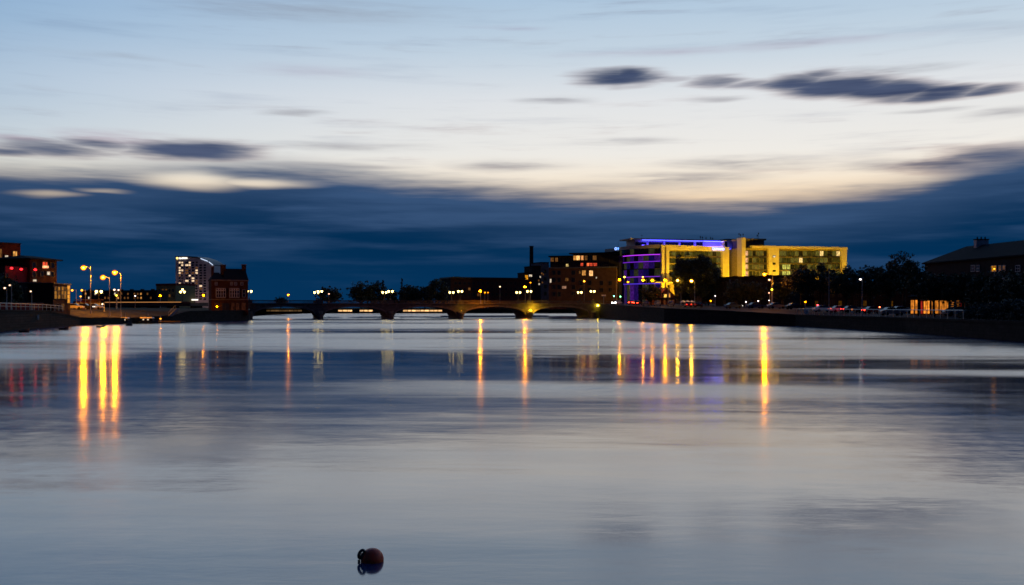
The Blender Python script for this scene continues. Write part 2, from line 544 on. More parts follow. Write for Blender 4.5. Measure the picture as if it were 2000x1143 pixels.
class MB:
    """collects world-space geometry and links it as one mesh object"""
    def __init__(s):
        s.v, s.f = [], []

    def add(s, vs, fs):
        b = len(s.v)
        s.v += [tuple(p) for p in vs]
        s.f += [tuple(b + i for i in f) for f in fs]
        return s

    def box(s, x0, x1, y0, y1, z0, z1):
        return s.add([(x0, y0, z0), (x1, y0, z0), (x1, y1, z0), (x0, y1, z0), (x0, y0, z1), (x1, y0, z1), (x1, y1, z1), (x0, y1, z1)],
                     [(0, 3, 2, 1), (4, 5, 6, 7), (0, 1, 5, 4), (1, 2, 6, 5), (2, 3, 7, 6), (3, 0, 4, 7)])

    def hexa(s, p):   # 4 bottom points, 4 top points
        return s.add(p, [(0, 3, 2, 1), (4, 5, 6, 7), (0, 1, 5, 4), (1, 2, 6, 5), (2, 3, 7, 6), (3, 0, 4, 7)])

    def cyl(s, a, b, r0, r1=None, n=8):
        a, b = Vector(a), Vector(b)
        r1 = r0 if r1 is None else r1
        d = (b - a).normalized()
        u = d.orthogonal().normalized()
        w = d.cross(u)
        vs = []
        for p, r in ((a, r0), (b, r1)):
            for i in range(n):
                t = 2 * math.pi * i / n
                vs.append(p + (u * math.cos(t) + w * math.sin(t)) * r)
        fs = [(i, (i + 1) % n, n + (i + 1) % n, n + i) for i in range(n)] + [tuple(range(n - 1, -1, -1)), tuple(range(n, 2 * n))]
        return s.add(vs, fs)

    def tube(s, pts, rs, n=7):
        pts = [Vector(p) for p in pts]
        if not isinstance(rs, (list, tuple)):
            rs = [rs] * len(pts)
        u = None
        vs = []
        for i, p in enumerate(pts):
            d = (pts[min(i + 1, len(pts) - 1)] - pts[max(i - 1, 0)]).normalized()
            u = d.orthogonal().normalized() if u is None else (u - d * u.dot(d)).normalized()
            w = d.cross(u)
            vs += [p + (u * math.cos(2 * math.pi * k / n) + w * math.sin(2 * math.pi * k / n)) * rs[i] for k in range(n)]
        fs = []
        for i in range(len(pts) - 1):
            for k in range(n):
                fs.append((i * n + k, i * n + (k + 1) % n, (i + 1) * n + (k + 1) % n, (i + 1) * n + k))
        fs += [tuple(range(n - 1, -1, -1)), tuple(range((len(pts) - 1) * n, len(pts) * n))]
        return s.add(vs, fs)

    def ball(s, c, r, n=8, m=5, sz=1.0, z0=-1.0, z1=1.0):
        c = Vector(c)
        vs, fs = [], []
        for j in range(m + 1):
            zz = z0 + (z1 - z0) * j / m
            a = math.asin(max(-1, min(1, zz))) if (z0 > -1 or z1 < 1) else -math.pi / 2 + math.pi * j / m
            for i in range(n):
                t = 2 * math.pi * i / n
                vs.append(c + Vector((math.cos(a) * math.cos(t) * r, math.cos(a) * math.sin(t) * r, math.sin(a) * r * sz)))
        for j in range(m):
            for i in range(n):
                fs.append((j * n + i, j * n + (i + 1) % n, (j + 1) * n + (i + 1) % n, (j + 1) * n + i))
        return s.add(vs, fs)

    def lathe(s, c, prof, n=10):
        c = Vector(c)
        vs, fs = [], []
        for r, z in prof:
            for i in range(n):
                t = 2 * math.pi * i / n
                vs.append(c + Vector((r * math.cos(t), r * math.sin(t), z)))
        for j in range(len(prof) - 1):
            for i in range(n):
                fs.append((j * n + i, j * n + (i + 1) % n, (j + 1) * n + (i + 1) % n, (j + 1) * n + i))
        fs += [tuple(range(n - 1, -1, -1)), tuple(range((len(prof) - 1) * n, len(prof) * n))]
        return s.add(vs, fs)

    def build(s, name, mat, parent=None, smooth=False, loc=None):
        off = chain_loc(parent) if parent else Vector(loc or (0, 0, 0))
        me = bpy.data.meshes.new(name)
        me.from_pydata([(a - off.x, b - off.y, c - off.z) for a, b, c in s.v], [], s.f)
        if mat:
            me.materials.append(mat)
        if smooth:
            me.polygons.foreach_set('use_smooth', [True] * len(me.polygons))
        me.update()
        o = bpy.data.objects.new(name, me)
        COL.objects.link(o)
        if parent:
            o.parent = parent
        else:
            o.location = off
        return o


def tag(o, label, cat, group=None):
    o['label'] = label
    o['category'] = cat
    if group:
        o['group'] = group
    return o


def thing(name, label, cat, loc, group=None):
    o = bpy.data.objects.new(name, None)
    o.empty_display_size = 0.5
    COL.objects.link(o)
    o.location = loc
    return tag(o, label, cat, group)


CACHE = {}


class Fac:
    """an upright plane through two photo columns at two distances; pixel boxes on it become real boxes"""
    def __init__(s, x0, D0, x1, D1):
        s.a = Vector((X(x0, D0), D0, 0))
        s.b = Vector((X(x1, D1), D1, 0))
        s.t = (s.b - s.a).normalized()
        s.n = Vector((s.t.y, -s.t.x, 0))
        s.ang = math.atan2(s.t.y, s.t.x)

    def at(s, px):
        k = (px - 1000.0) / F            # ray X = k*Y
        # a + u t : (ax + u tx) = k (ay + u ty)
        u = (k * s.a.y - s.a.x) / (s.t.x - k * s.t.y)
        return s.a + s.t * u

    def z(s, px, py):
        return Z(py, s.at(px).y)

    def box(s, mb, x0, x1, z0, z1, o0, o1):
        """z0,z1 in metres, out distances o0<o1 towards the viewer"""
        p, q = s.at(x0), s.at(x1)
        b = [p + s.n * o1, q + s.n * o1, q + s.n * o0, p + s.n * o0]
        return mb.hexa([v + Vector((0, 0, z0)) for v in b] + [v + Vector((0, 0, z1)) for v in b])

    def pbox(s, mb, x0, x1, ybot, ytop, o0, o1):
        xm = (x0 + x1) / 2
        return s.box(mb, x0, x1, s.z(xm, ybot), s.z(xm, ytop), o0, o1)

    def win(s, parent, x0, x1, ybot, ytop, mat, frame=None, bars=(1, 1), fw=0.08, name='window', out=0.0, label=None):
        """window: frame with glazing bars and a pane set back inside it"""
        xm = (x0 + x1) / 2
        c = s.at(xm)
        w = (s.at(x1) - s.at(x0)).length
        z0, z1 = s.z(xm, ybot), s.z(xm, ytop)
        h = z1 - z0
        key = (round(w, 1), round(h, 1), bars, fw, mat.name, frame.name if frame else '')
        if key not in CACHE:
            w_, h_ = key[0], key[1]
            pane = MB().box(-w_ / 2, w_ / 2, -0.03, 0.10, 0, h_)
            fr = None
            if frame:
                fr = MB()
                fr.box(-w_ / 2 - fw, -w_ / 2 + 0.001, -0.12, 0.10, -fw, h_ + fw).box(w_ / 2 - 0.001, w_ / 2 + fw, -0.12, 0.10, -fw, h_ + fw)
                fr.box(-w_ / 2, w_ / 2, -0.12, 0.10, -fw, 0.0).box(-w_ / 2, w_ / 2, -0.12, 0.10, h_, h_ + fw)
                for i in range(1, bars[0] + 1 if bars[0] > 1 else 1):
                    xx = -w_ / 2 + w_ * i / bars[0]
                    if i < bars[0]:
                        fr.box(xx - fw * 0.4, xx + fw * 0.4, -0.09, 0.0, 0, h_)
                for i in range(1, bars[1]):
                    zz = h_ * i / bars[1]
                    fr.box(-w_ / 2, w_ / 2, -0.088, 0.0, zz - fw * 0.4, zz + fw * 0.4)
            CACHE[key] = (pane, fr)
            pm_ = bpy.data.meshes.new('pane')
            pm_.from_pydata(pane.v, [], pane.f)
            pm_.materials.append(mat)
            fm_ = None
            if fr:
                fm_ = bpy.data.meshes.new('window_frame')
                fm_.from_pydata(fr.v, [], fr.f)
                fm_.materials.append(frame)
            CACHE[key] = (pm_, fm_)
        pme, fme = CACHE[key]
        off = chain_loc(parent)
        pos = c + s.n * (0.02 + out) + Vector((0, 0, z0)) - off
        if fme:
            o = bpy.data.objects.new(name, fme)
            COL.objects.link(o)
            o.parent = parent
            o.location = pos
            o.rotation_euler = (0, 0, s.ang)
            p = bpy.data.objects.new('pane', pme)
            COL.objects.link(p)
            p.parent = o
        else:
            o = bpy.data.objects.new(name, pme)
            COL.objects.link(o)
            o.parent = parent
            o.location = pos
            o.rotation_euler = (0, 0, s.ang)
        if label:
            o['label'] = label
        return o

    def text(s, parent, body, px, ybot, hpx, mat, out=0.3, name='lettering', center=False, wpx=None):
        cu = bpy.data.curves.new(name, 'FONT')
        cu.body = body
        cu.size = 1.0
        cu.extrude = 0.04
        t = bpy.data.objects.new(name, cu)
        COL.objects.link(t)
        bpy.context.view_layer.update()
        me = bpy.data.meshes.new_from_object(t.evaluated_get(bpy.context.evaluated_depsgraph_get()))
        bpy.data.objects.remove(t)
        o = bpy.data.objects.new(name, me)
        me.materials.clear()
        me.materials.append(mat)
        COL.objects.link(o)
        o.parent = parent
        D = s.at(px).y
        k = hpx * D / F / 0.70
        kx = k
        if wpx:
            w = max(v.co.x for v in me.vertices) - min(v.co.x for v in me.vertices)
            kx = wpx * D / F / w
        o.scale = (kx, k, k)
        o.rotation_euler = (R(90), 0, s.ang)
        o.location = s.at(px) + s.n * out + Vector((0, 0, s.z(px, ybot))) - chain_loc(parent)
        return o


# ------------------------------------------------------------------ the banks
LB = [(-72, -60, 3.2), (-74, 80, 3.2), (-81, 155, 3.2), (-88, 187, 3.0), (-93, 212, 1.4, 1.9), (-91, 236, 1.1, 2.2), (-86, 249, 1.6, 1.7), (-84.5, 256, 2.6), (-77.5, 290, 2.8),
      (-86.5, 324, 3.2), (-101, 342, 3.2), (-125, 500, 3.2), (-135, 655, 3.2)]
RB = [(58, -60, 2.0), (57, 109, 2.0), (60, 150, 2.0), (58.5, 203, 2.1), (48, 228, 2.9), (39, 252, 3.4), (35, 300, 4.1), (31.5, 354, 4.8),
      (40, 372, 4.6), (52, 500, 4.2), (50, 655, 4.0)]


def bank(name, pts, sgn, mat):
    vs, fs = [], []
    for x_, y_, z_, *rr in pts:
        rise = rr[0] if rr else 0.5
        vs += [(x_ + sgn * 0.4, y_, z_), (x_ + sgn * 14, y_ + 6, z_ + rise), (x_ + sgn * 60, y_ + 8, z_ + rise + 0.2), (sgn * 6000, y_ + 10, 3.4)]
    for i in range(len(pts) - 1):
        for k in range(3):
            a = i * 4 + k
            q = (a, a + 1, a + 5, a + 4)
            fs.append(q if sgn > 0 else q[::-1])
    o = raw(name, vs, fs, mat)
    o['kind'] = 'structure'
    return o


bank('left_bank', LB, -1, EARTH)
bank('right_bank', RB, 1, ASPH)
fb = raw('far_bank', [(-6000, 655.5, 3.2), (6000, 655.5, 3.2), (6000, 9000, 3.2), (-6000, 9000, 3.2), (-6000, 655, -1), (6000, 655, -1)],
         [(0, 1, 2, 3), (4, 5, 1, 0)], EARTH)
fb['kind'] = 'structure'


def quay_wall(pts, sgn, label, z0=-1.5):
    mb, cp = MB(), MB()
    root = thing('quay_wall', label, 'wall', (pts[0][0], pts[0][1], 0))
    for (x0, y0, a0), (x1, y1, a1) in zip([p[:3] for p in pts], [p[:3] for p in pts[1:]]):
        mb.hexa([(x0, y0, z0), (x1, y1, z0), (x1 + sgn * 0.8, y1, z0), (x0 + sgn * 0.8, y0, z0),
                 (x0, y0, a0 + .02), (x1, y1, a1 + .02), (x1 + sgn * 0.8, y1, a1 + .02), (x0 + sgn * 0.8, y0, a0 + .02)])
        cp.hexa([(x0 - sgn * .12, y0, a0 + .02), (x1 - sgn * .12, y1, a1 + .02), (x1 + sgn * 0.7, y1, a1 + .02), (x0 + sgn * 0.7, y0, a0 + .02),
                 (x0 - sgn * .12, y0, a0 + .30), (x1 - sgn * .12, y1, a1 + .30), (x1 + sgn * 0.7, y1, a1 + .30), (x0 + sgn * 0.7, y0, a0 + .30)])
    mb.build('stonework', QUAY, root)
    cp.build('coping', QUAY, root)
    return root


quay_wall(LB[:5], -1, 'dark stone quay wall along the left bank below the red buildings')
quay_wall(LB[4:9], -1, 'dark stone landing wall under the brick boathouse by the bridge')
quay_wall(LB[8:11], -1, 'short dark return wall where the bridge meets the left bank')
quay_wall(RB[:4], 1, 'low dark promenade wall along the right bank under the trees')
quay_wall(RB[3:8], 1, 'dark quay wall rising along the right bank to the bridge')


# ------------------------------------------------------------------ lamps
def street_lamp(xh, yh, xp, D, zb, col, k, label, group='street lamps on tall poles', bulb=0.30, name='street_lamp'):
    if k > 90:
        k *= 4.0
    zt = Z(yh, D)
    xp_, xh_ = X(xp, D), X(xh, D)
    root = thing(name, label, 'street lamp', (xp_, D, zb), group)
    MB().lathe((xp_, D, zb), [(0.16, 0), (0.16, 0.5), (0.11, 0.6), (0.11, 1.2), (0.085, 1.25), (0.05, zt - zb + 0.12)], 8).build('pole', GALV, root)
    if abs(xh_ - xp_) > 0.25:
        sg = xh_ - xp_
        MB().tube([(xp_, D, zt - 0.35), (xp_ + sg * 0.25, D, zt + 0.02), (xp_ + sg * 0.55, D, zt + 0.17), (xp_ + sg * 0.9, D, zt + 0.22)], [0.05, 0.045, 0.04, 0.04], 6).build('arm', GALV, root)
    b = bulb
    hd = MB().ball((xh_, D, zt + b * 0.35), b * 1.15, 8, 3, 0.7, 0.0, 1.0).build('lamp_head', METAL, root)
    # bright burner inside an oversized glowing globe, added to imitate its halo
    MB().ball((xh_, D, zt), b * 0.60, 8, 5, 0.9).build('bulb', em(col, k * 2.6), root, True)
    MB().ball((xh_, D, zt - 0.02), b * (1.45 if k > 90 else 1.25), 12, 8, 0.95).build('halo_globe', halo_mat(col), root, True)
    return root


def globe_lamp(px, py, D, zb, label, k=11.0, group='twin lantern posts on the bridge', sep=0.62, col=(1.0, 0.72, 0.20), n=2):
    """cast iron post with lanterns held out on scrolled arms"""
    x_, zt = X(px, D), Z(py, D)
    root = thing('lantern_post', label, 'lamp post', (x_, D, zb), group)
    H = zt - zb
    MB().lathe((x_, D, zb), [(0.28, 0), (0.28, 0.25), (0.18, 0.32), (0.16, 0.7), (0.09, 0.8), (0.07, H * 0.6), (0.09, H * 0.62), (0.06, H * 0.66), (0.05, H + 0.1), (0.09, H + 0.2), (0.01, H + 0.45)], 8).build('post', METAL, root)
    for i in range(n):
        sx = (-1, 1, 0)[i] * sep
        if sx:
            MB().tube([(x_, D, zt - 0.75), (x_ + sx * 0.5, D, zt - 0.85), (x_ + sx * 0.95, D, zt - 0.6), (x_ + sx, D, zt - 0.36)], 0.035, 6).build('arm', METAL, root)
        up = 0.0 if sx else 0.75
        ln = MB().lathe((x_ + sx, D, zt - 0.36 + up), [(0.10, 0), (0.20, 0.10), (0.33, 0.42), (0.30, 0.62), (0.12, 0.70)], 8).build('lantern', em(col, k), root, True)
        MB().lathe((x_ + sx, D, zt + 0.34 + up), [(0.34, -0.04), (0.30, 0.06), (0.10, 0.20), (0.02, 0.34)], 8).build('cap', METAL, ln)
    return root


# ------------------------------------------------------------------ the arched bridge
BN = Fac(487, 322.0, 1158, 355.5)      # near face
BW = 14.0
DECK = 5.05
PIER_PX = [487, 625, 763, 899, 1034, 1158]


def build_bridge():
    root = thing('arched_bridge', 'long low stone bridge of five flat arches across the river', 'bridge', BN.at(487).to_tuple())
    S = [(BN.at(p) - BN.a).length for p in PIER_PX]
    P = lambda s_, o, z_: BN.a + BN.t * s_ - BN.n * o + Vector((0, 0, z_))
    pw = 1.1
    for i in range(5):
        a, b = S[i] + pw, S[i + 1] - pw
        zs, zc = 0.9, 4.05
        n = 22
        xs = [a + (b - a) * k / n for k in range(n + 1)]
        ar = [zs + (zc - zs) * math.sqrt(max(0, 1 - (2 * (x_ - (a + b) / 2) / (b - a)) ** 2)) ** 0.9 for x_ in xs]
        mb = MB()
        for k in range(n):
            x0, x1, h0, h1 = xs[k], xs[k + 1], ar[k], ar[k + 1]
            mb.hexa([P(x0, 0, h0), P(x1, 0, h1), P(x1, BW, h1), P(x0, BW, h0), P(x0, 0, DECK), P(x1, 0, DECK), P(x1, BW, DECK), P(x0, BW, DECK)])
        mb.build('arch', STONE, root)
        rg = MB()
        for k in range(n):
            x0, x1, h0, h1 = xs[k], xs[k + 1], ar[k] - 0.004, ar[k + 1] - 0.004
            rg.hexa([P(x0, -0.07, h0), P(x1, -0.07, h1), P(x1, 0.05, h1), P(x0, 0.05, h0),
                     P(x0, -0.07, min(DECK - .05, h0 + 0.6)), P(x1, -0.07, min(DECK - .05, h1 + 0.6)), P(x1, 0.05, min(DECK - .05, h1 + 0.6)), P(x0, 0.05, min(DECK - .05, h0 + 0.6))])
        rg.build('arch_ring', PINKSTONE, root)
    for i, s_ in enumerate(S):
        w0 = pw + (2.5 if i == 0 else 0)
        w1 = pw + (2.5 if i == 5 else 0)
        mb = MB()
        mb.hexa([P(s_ - w0, 0.02, -1.5), P(s_ + w1, 0.02, -1.5), P(s_ + w1, BW - .02, -1.5), P(s_ - w0, BW - .02, -1.5),
                 P(s_ - w0, 0.02, DECK - .002), P(s_ + w1, 0.02, DECK - .002), P(s_ + w1, BW - .02, DECK - .002), P(s_ - w0, BW - .02, DECK - .002)])
        pr = mb.build('pier', STONE, root)
        # rounded cutwater with a sloping cap
        cw = MB()
        m = 8
        vs, fs = [], []
        for zz, k in ((-1.5, 1), (1.9, 1), (2.7, 0.25)):
            for j in range(m + 1):
                t = math.pi * j / m
                q = P(s_ - math.cos(t) * pw, 0, zz) + BN.n * (math.sin(t) * 1.5 * k)
                vs.append(q)
        for r_ in range(2):
            for j in range(m):
                fs.append((r_ * (m + 1) + j, r_ * (m + 1) + j + 1, (r_ + 1) * (m + 1) + j + 1, (r_ + 1) * (m + 1) + j))
        cw.add(vs, fs).build('cutwater', STONE, pr)
        for o in (-0.25, BW - 0.75):
            pd = MB()
            q = [P(s_ - 1.0, o, 0), P(s_ + 1.0, o, 0), P(s_ + 1.0, o + 1.0, 0), P(s_ - 1.0, o + 1.0, 0)]
            pd.hexa([v + Vector((0, 0, DECK + .26)) for v in q] + [v + Vector((0, 0, DECK + 1.32)) for v in q])
            pd.build('pedestal', STONE, root)
    a, b = S[0] - 6, S[5] + 7
    mb = MB()
    for o in (-0.3, BW - 0.5):
        q = [P(a, o, 0), P(b, o, 0), P(b, o + 0.8, 0), P(a, o + 0.8, 0)]
        mb.hexa([v + Vector((0, 0, DECK + .003)) for v in q] + [v + Vector((0, 0, DECK + .25)) for v in q])
    mb.build('cornice', PINKSTONE, root)
    mb = MB()
    for o in (-0.1, BW - 0.45):
        q = [P(a, o, 0), P(b, o, 0), P(b, o + 0.45, 0), P(a, o + 0.45, 0)]
        mb.hexa([v + Vector((0, 0, DECK + 1.02)) for v in q] + [v + Vector((0, 0, DECK + 1.2)) for v in q])
    mb.build('parapet_rail', STONE, root)
    q = [P(a, 0.5, 0), P(b, 0.5, 0), P(b, BW - .5, 0), P(a, BW - .5, 0)]
    MB().hexa([v + Vector((0, 0, DECK + .002)) for v in q] + [v + Vector((0, 0, DECK + .12)) for v in q]).build('roadway', ASPH, root)
    for o in (0.12, BW - 0.22):
        mb = MB()
        s_ = a + 0.3
        while s_ < b:
            if min(abs(s_ - t) for t in S) > 1.1:
                c = P(s_, o, 0)
                mb.lathe((c.x, c.y, DECK + .25), [(0.09, 0), (0.05, 0.1), (0.10, 0.3), (0.05, 0.62), (0.09, 0.77)], 5)
            s_ += 0.46
        bl = mb.build('balusters', PINKSTONE, root)
        bl['kind'] = 'stuff'
    MB().hexa([P(a - 1, -0.02, -1), P(S[0] - pw - 2.4, -0.02, -1), P(S[0] - pw - 2.4, BW, -1), P(a - 1, BW, -1),
               P(a - 1, -0.02, DECK - .01), P(S[0] - pw - 2.4, -0.02, DECK - .01), P(S[0] - pw - 2.4, BW, DECK - .01), P(a - 1, BW, DECK - .01)]).build('abutment', STONE, root)
    MB().hexa([P(S[5] + pw + 2.4, -0.02, -1), P(b + 1, -0.02, -1), P(b + 1, BW, -1), P(S[5] + pw + 2.4, BW, -1),
               P(S[5] + pw + 2.4, -0.02, DECK - .01), P(b + 1, -0.02, DECK - .01), P(b + 1, BW, DECK - .01), P(S[5] + pw + 2.4, BW, DECK - .01)]).build('abutment', STONE, root)
    return S, P


BS, BP = build_bridge()
ordn = ['first', 'second', 'third', 'fourth', 'fifth', 'sixth']
for i, (fx, s_) in enumerate(zip([None, 617, 751, 881, 1012, 1128], BS)):
    c = BP(s_, 0.25, 0)
    px = 1000 + F * c.x / c.y
    w = ['at its left end beside the brick boathouse', 'above the first pier from the boathouse', 'above the second pier from the boathouse',
         'above the middle pier lit yellow below', 'above the yellow-lit pier of the last arch', 'at its right end by the quay road'][i]
    globe_lamp(px, 569.5, c.y, DECK + 1.32, 'twin-lantern iron post on the near bridge parapet ' + w)
    if fx:
        c = BP(s_, BW - 0.25, 0)
        px = 1000 + F * c.x / c.y
        globe_lamp(px, 571.5, c.y, DECK + 1.32, 'twin-lantern iron post on the far bridge parapet ' + w)


def floodlight(pos, aim, w_, h_, col, k, label, group=None):
    """box floodlight on a short bracket, its lens turned to what it lights"""
    pos, aim = Vector(pos), Vector(aim)
    root = thing('floodlight', label, 'floodlight', pos.to_tuple(), group)
    d = (aim - pos).normalized()
    u = d.cross(Vector((0, 0, 1))).normalized()
    v = u.cross(d)
    c = [pos + u * (a * w_ / 2) + v * (b * h_ / 2) for a, b in ((-1, -1), (1, -1), (1, 1), (-1, 1))]
    MB().hexa([p - d * 0.25 for p in c] + [p - d * 0.02 for p in c]).build('housing', METAL, root)
    c2 = [pos + u * (a * w_ / 2.1) + v * (b * h_ / 2.1) for a, b in ((-1, -1), (1, -1), (1, 1), (-1, 1))]
    MB().hexa([p - d * 0.015 for p in c2] + [p for p in c2]).build('lens', em(col, k), root)
    MB().cyl(pos - d * 0.2 - v * (h_ / 2 + 0.25), pos - d * 0.2, 0.04, n=6).build('bracket', METAL, root)
    return root


YEL = (1.0, 0.56, 0.012)
# lamps washing the last arches of the bridge
p5 = BP(BS[4], -2.4, 2.9)
floodlight(BP(BS[4] + 0.3, -1.7, 2.95), BP(BS[4] + 5, 0.1, 4.6), 0.35, 0.25, YEL, 2200, 'small yellow floodlight on the lit bridge pier washing the last arch')
floodlight(BP(BS[4] - 0.3, -1.7, 2.95), BP(BS[4] - 6, 0.1, 4.6), 0.35, 0.25, YEL, 500, 'small yellow floodlight on the lit bridge pier washing the fourth arch')
floodlight(BP(BS[3] + 0.2, -1.75, 2.95), BP(BS[3] + 1.0, 0.1, 4.4), 0.3, 0.22, YEL, 120, 'small yellow floodlight on the middle bridge pier')
al = BP(BS[5] + 1.7, -0.6, Z(597, 356))
root = thing('wall_lamp', 'bright yellow bulkhead lamp on the right bridge abutment', 'lamp', al.to_tuple())
MB().cyl(al + BN.n * -0.55, al, 0.08, n=6).build('bracket', METAL, root)
MB().ball(al, 0.30, 8, 5).build('bulb', em((1.0, 0.70, 0.03), 60), root, True)

# ------------------------------------------------------------------ ground height
def ground_z(x, y):
    pts, sgn = (RB, 1) if x > 0 else (LB, -1)
    for p0, p1 in zip(pts, pts[1:]):
        (x0, y0, z0), (x1, y1, z1) = p0[:3], p1[:3]
        if y0 <= y <= y1:
            t = (y - y0) / (y1 - y0)
            d = max(0.0, sgn * (x - (x0 + (x1 - x0) * t)))
            z = z0 + (z1 - z0) * t
            ra, rb = (p[3] if len(p) > 3 else 0.5 for p in (p0, p1))
            rise = ra + (rb - ra) * t
            if d < 14:
                return z + rise * d / 14
            return z + rise + 0.2 * min(1, (d - 14) / 46)
    return 3.4


def gz(px, D):
    return ground_z(X(px, D), D)


# ------------------------------------------------------------------ trees
def leaf_cloud(name, centers, radii, n, size, seed, mat, parent, off):
    """many leaf-sized faces spread through lumps of a crown"""
    rg = np.random.default_rng(seed)
    cs = np.array(centers, float)
    rr = np.array(radii, float)
    wts = rr ** 2
    idx = rg.choice(len(cs), n, p=wts / wts.sum())
    d = rg.normal(size=(n, 3))
    d /= np.linalg.norm(d, axis=1)[:, None]
    rad = rg.uniform(0.35, 1.0, n) ** 0.55
    rad = np.where(rg.random(n) < 0.12, rad * rg.uniform(1.05, 1.5, n), rad)
    p = cs[idx] + d * (rr[idx] * rad)[:, None] * np.array([1, 1, 0.8])
    u = rg.normal(size=(n, 3)); u /= np.linalg.norm(u, axis=1)[:, None]
    w = np.cross(u, rg.normal(size=(n, 3))); w /= np.linalg.norm(w, axis=1)[:, None]
    s = (size * rg.uniform(0.6, 1.4, n))[:, None]
    q = np.stack([p - u * s, p - w * s * 0.55, p + u * s, p + w * s * 0.55], 1).reshape(-1, 3) - np.array(off)
    me = bpy.data.meshes.new(name)
    me.vertices.add(n * 4)
    me.loops.add(n * 4)
    me.polygons.add(n)
    me.vertices.foreach_set('co', q.ravel())
    me.loops.foreach_set('vertex_index', np.arange(n * 4))
    me.polygons.foreach_set('loop_start', np.arange(n) * 4)
    me.polygons.foreach_set('loop_total', np.full(n, 4))
    me.materials.append(mat)
    me.update(calc_edges=True)
    o = bpy.data.objects.new(name, me)
    COL.objects.link(o)
    o.parent = parent
    return o


def tree(px, ytop, hw, D, label, seed, kind='round', trunk=0.28, zb=None, group=None, n=4200, depth=None, leaf=0.32):
    rg = random.Random(seed)
    x, y = X(px, D), D
    zb = gz(px, D) if zb is None else zb
    zt = Z(ytop, D)
    H = zt - zb
    rx = hw * D / F
    ry = depth or rx
    root = thing('broadleaf_tree' if kind != 'conifer' else 'conifer_tree', label, 'tree', (x, y, zb - 0.05), group)
    h0 = H * trunk
    tr = MB()
    r0 = 0.018 * H + 0.08
    lean = rg.uniform(-0.3, 0.3)
    tr.tube([(x, y, zb - 0.3), (x + lean * .2, y, zb + h0 * .5), (x + lean * .5, y, zb + h0), (x + lean, y, zb + H * 0.75)], [r0 * 1.3, r0, r0 * .85, r0 * .25], 7)
    cs, rs = [], []
    if kind == 'conifer':
        m = 26
        for i in range(m):
            f = i / (m - 1)
            zz = zb + h0 + (H - h0) * f
            rr = rx * (1 - f) ** 0.85
            for k in range(max(1, int(5 * (1 - f)) + 1)):
                a = rg.uniform(0, 6.28)
                q = rr * rg.uniform(0.3, 0.85)
                cs.append((x + math.cos(a) * q, y + math.sin(a) * q, zz))
                rs.append(max(0.35, rr * 0.33))
    else:
        m = 64
        cz, rz = zb + h0 + (H - h0) * 0.5, (H - h0) * 0.5
        for i in range(m):
            while True:
                a, b, c = (rg.uniform(-1, 1) for _ in range(3))
                l2 = a * a + b * b + c * c
                if 0.12 < l2 < 0.82:
                    break
            sh = 1.0 if kind == 'round' else rg.uniform(0.8, 1.08)
            if kind == 'flat':
                c *= 0.85
            f = 0.20 * (1 + rg.uniform(-0.35, 0.45))
            q = (x + a * rx * 0.92 * sh, y + b * ry * 0.92, cz + c * rz * 0.9 * sh)
            cs.append(q)
            rs.append(f * min(rx, rz) * 1.25)
        for i in range(34):     # sprays of twigs that stick out of the outline
            a, b, c = (rg.gauss(0, 1) for _ in range(3))
            l = math.sqrt(a * a + b * b + c * c) + 1e-6
            k = rg.uniform(0.98, 1.10)
            cs.append((x + a / l * rx * k, y + b / l * ry * k, cz + c / l * rz * k))
            rs.append(rg.uniform(0.07, 0.13) * min(rx, rz))
        for i in range(6):
            q = cs[i * 5]
            tr.tube([(x + lean * .5, y, zb + h0 * rg.uniform(0.75, 1.0)), ((x + q[0]) / 2, (y + q[1]) / 2, (zb + h0 + q[2]) / 2 + 0.4), q], [r0 * .5, r0 * .3, r0 * .1], 5)
    tr.build('trunk', BARK, root, True)
    leaf_cloud('crown', cs, rs, n, leaf * (D / 300.0) ** 0.5, seed, LEAFD if kind == 'conifer' else LEAF, root, (x, y, zb - 0.05))
    return root


# ------------------------------------------------------------------ plain building volumes
def volume(f, x0, x1, zb, zt, depth, mat, root, name='wall'):
    mb = MB()
    f.box(mb, x0, x1, zb, zt, -depth, 0)
    return mb.build(name, mat, root)


def slab(f, x0, x1, z0, z1, o0, o1, mat, root, name):
    mb = MB()
    f.box(mb, x0, x1, z0, z1, o0, o1)
    return mb.build(name, mat, root)


def hip(f, x0, x1, z0, z1, depth, run, over, mat, root, name='roof'):
    p, q = f.at(x0) - f.t * over + f.n * over, f.at(x1) + f.t * over + f.n * over
    p2, q2 = p - f.n * (depth + 2 * over), q - f.n * (depth + 2 * over)
    e = Vector((0, 0, z0)); r = Vector((0, 0, z1)); b = Vector((0, 0, z0 - 0.25))
    r0 = (p + p2) / 2 + f.t * run
    r1 = (q + q2) / 2 - f.t * run
    vs = [p + b, q + b, q2 + b, p2 + b, p + e, q + e, q2 + e, p2 + e, r0 + r, r1 + r]
    fs = [(0, 3, 2, 1), (0, 1, 5, 4), (1, 2, 6, 5), (2, 3, 7, 6), (3, 0, 4, 7), (4, 5, 9, 8), (5, 6, 9), (6, 7, 8, 9), (7, 4, 8)]
    return MB().add(vs, fs).build(name, mat, root)


LITW = em(WARM, 0.9, 'window')
LITO = em((1.0, 0.42, 0.09), 0.8, 'window')
LITD = em((1.0, 0.40, 0.10), 0.16, 'window')
LITY = em((1.0, 0.72, 0.25), 0.9, 'window')
LITWH = em((1.0, 0.82, 0.6), 0.9, 'window')
LITR = em((1.0, 0.10, 0.04), 0.9, 'window')


def grid(f, root, x0, x1, rows, n, wfrac, mats, frame=None, seed=0, bars=(1, 1), fw=0.08):
    rg = random.Random(seed)
    st = (x1 - x0) / n
    for (yb, yt) in rows:
        for i in range(n):
            c = x0 + st * (i + 0.5)
            f.win(root, c - st * wfrac / 2, c + st * wfrac / 2, yb, yt, rg.choice(mats), frame, bars, fw)


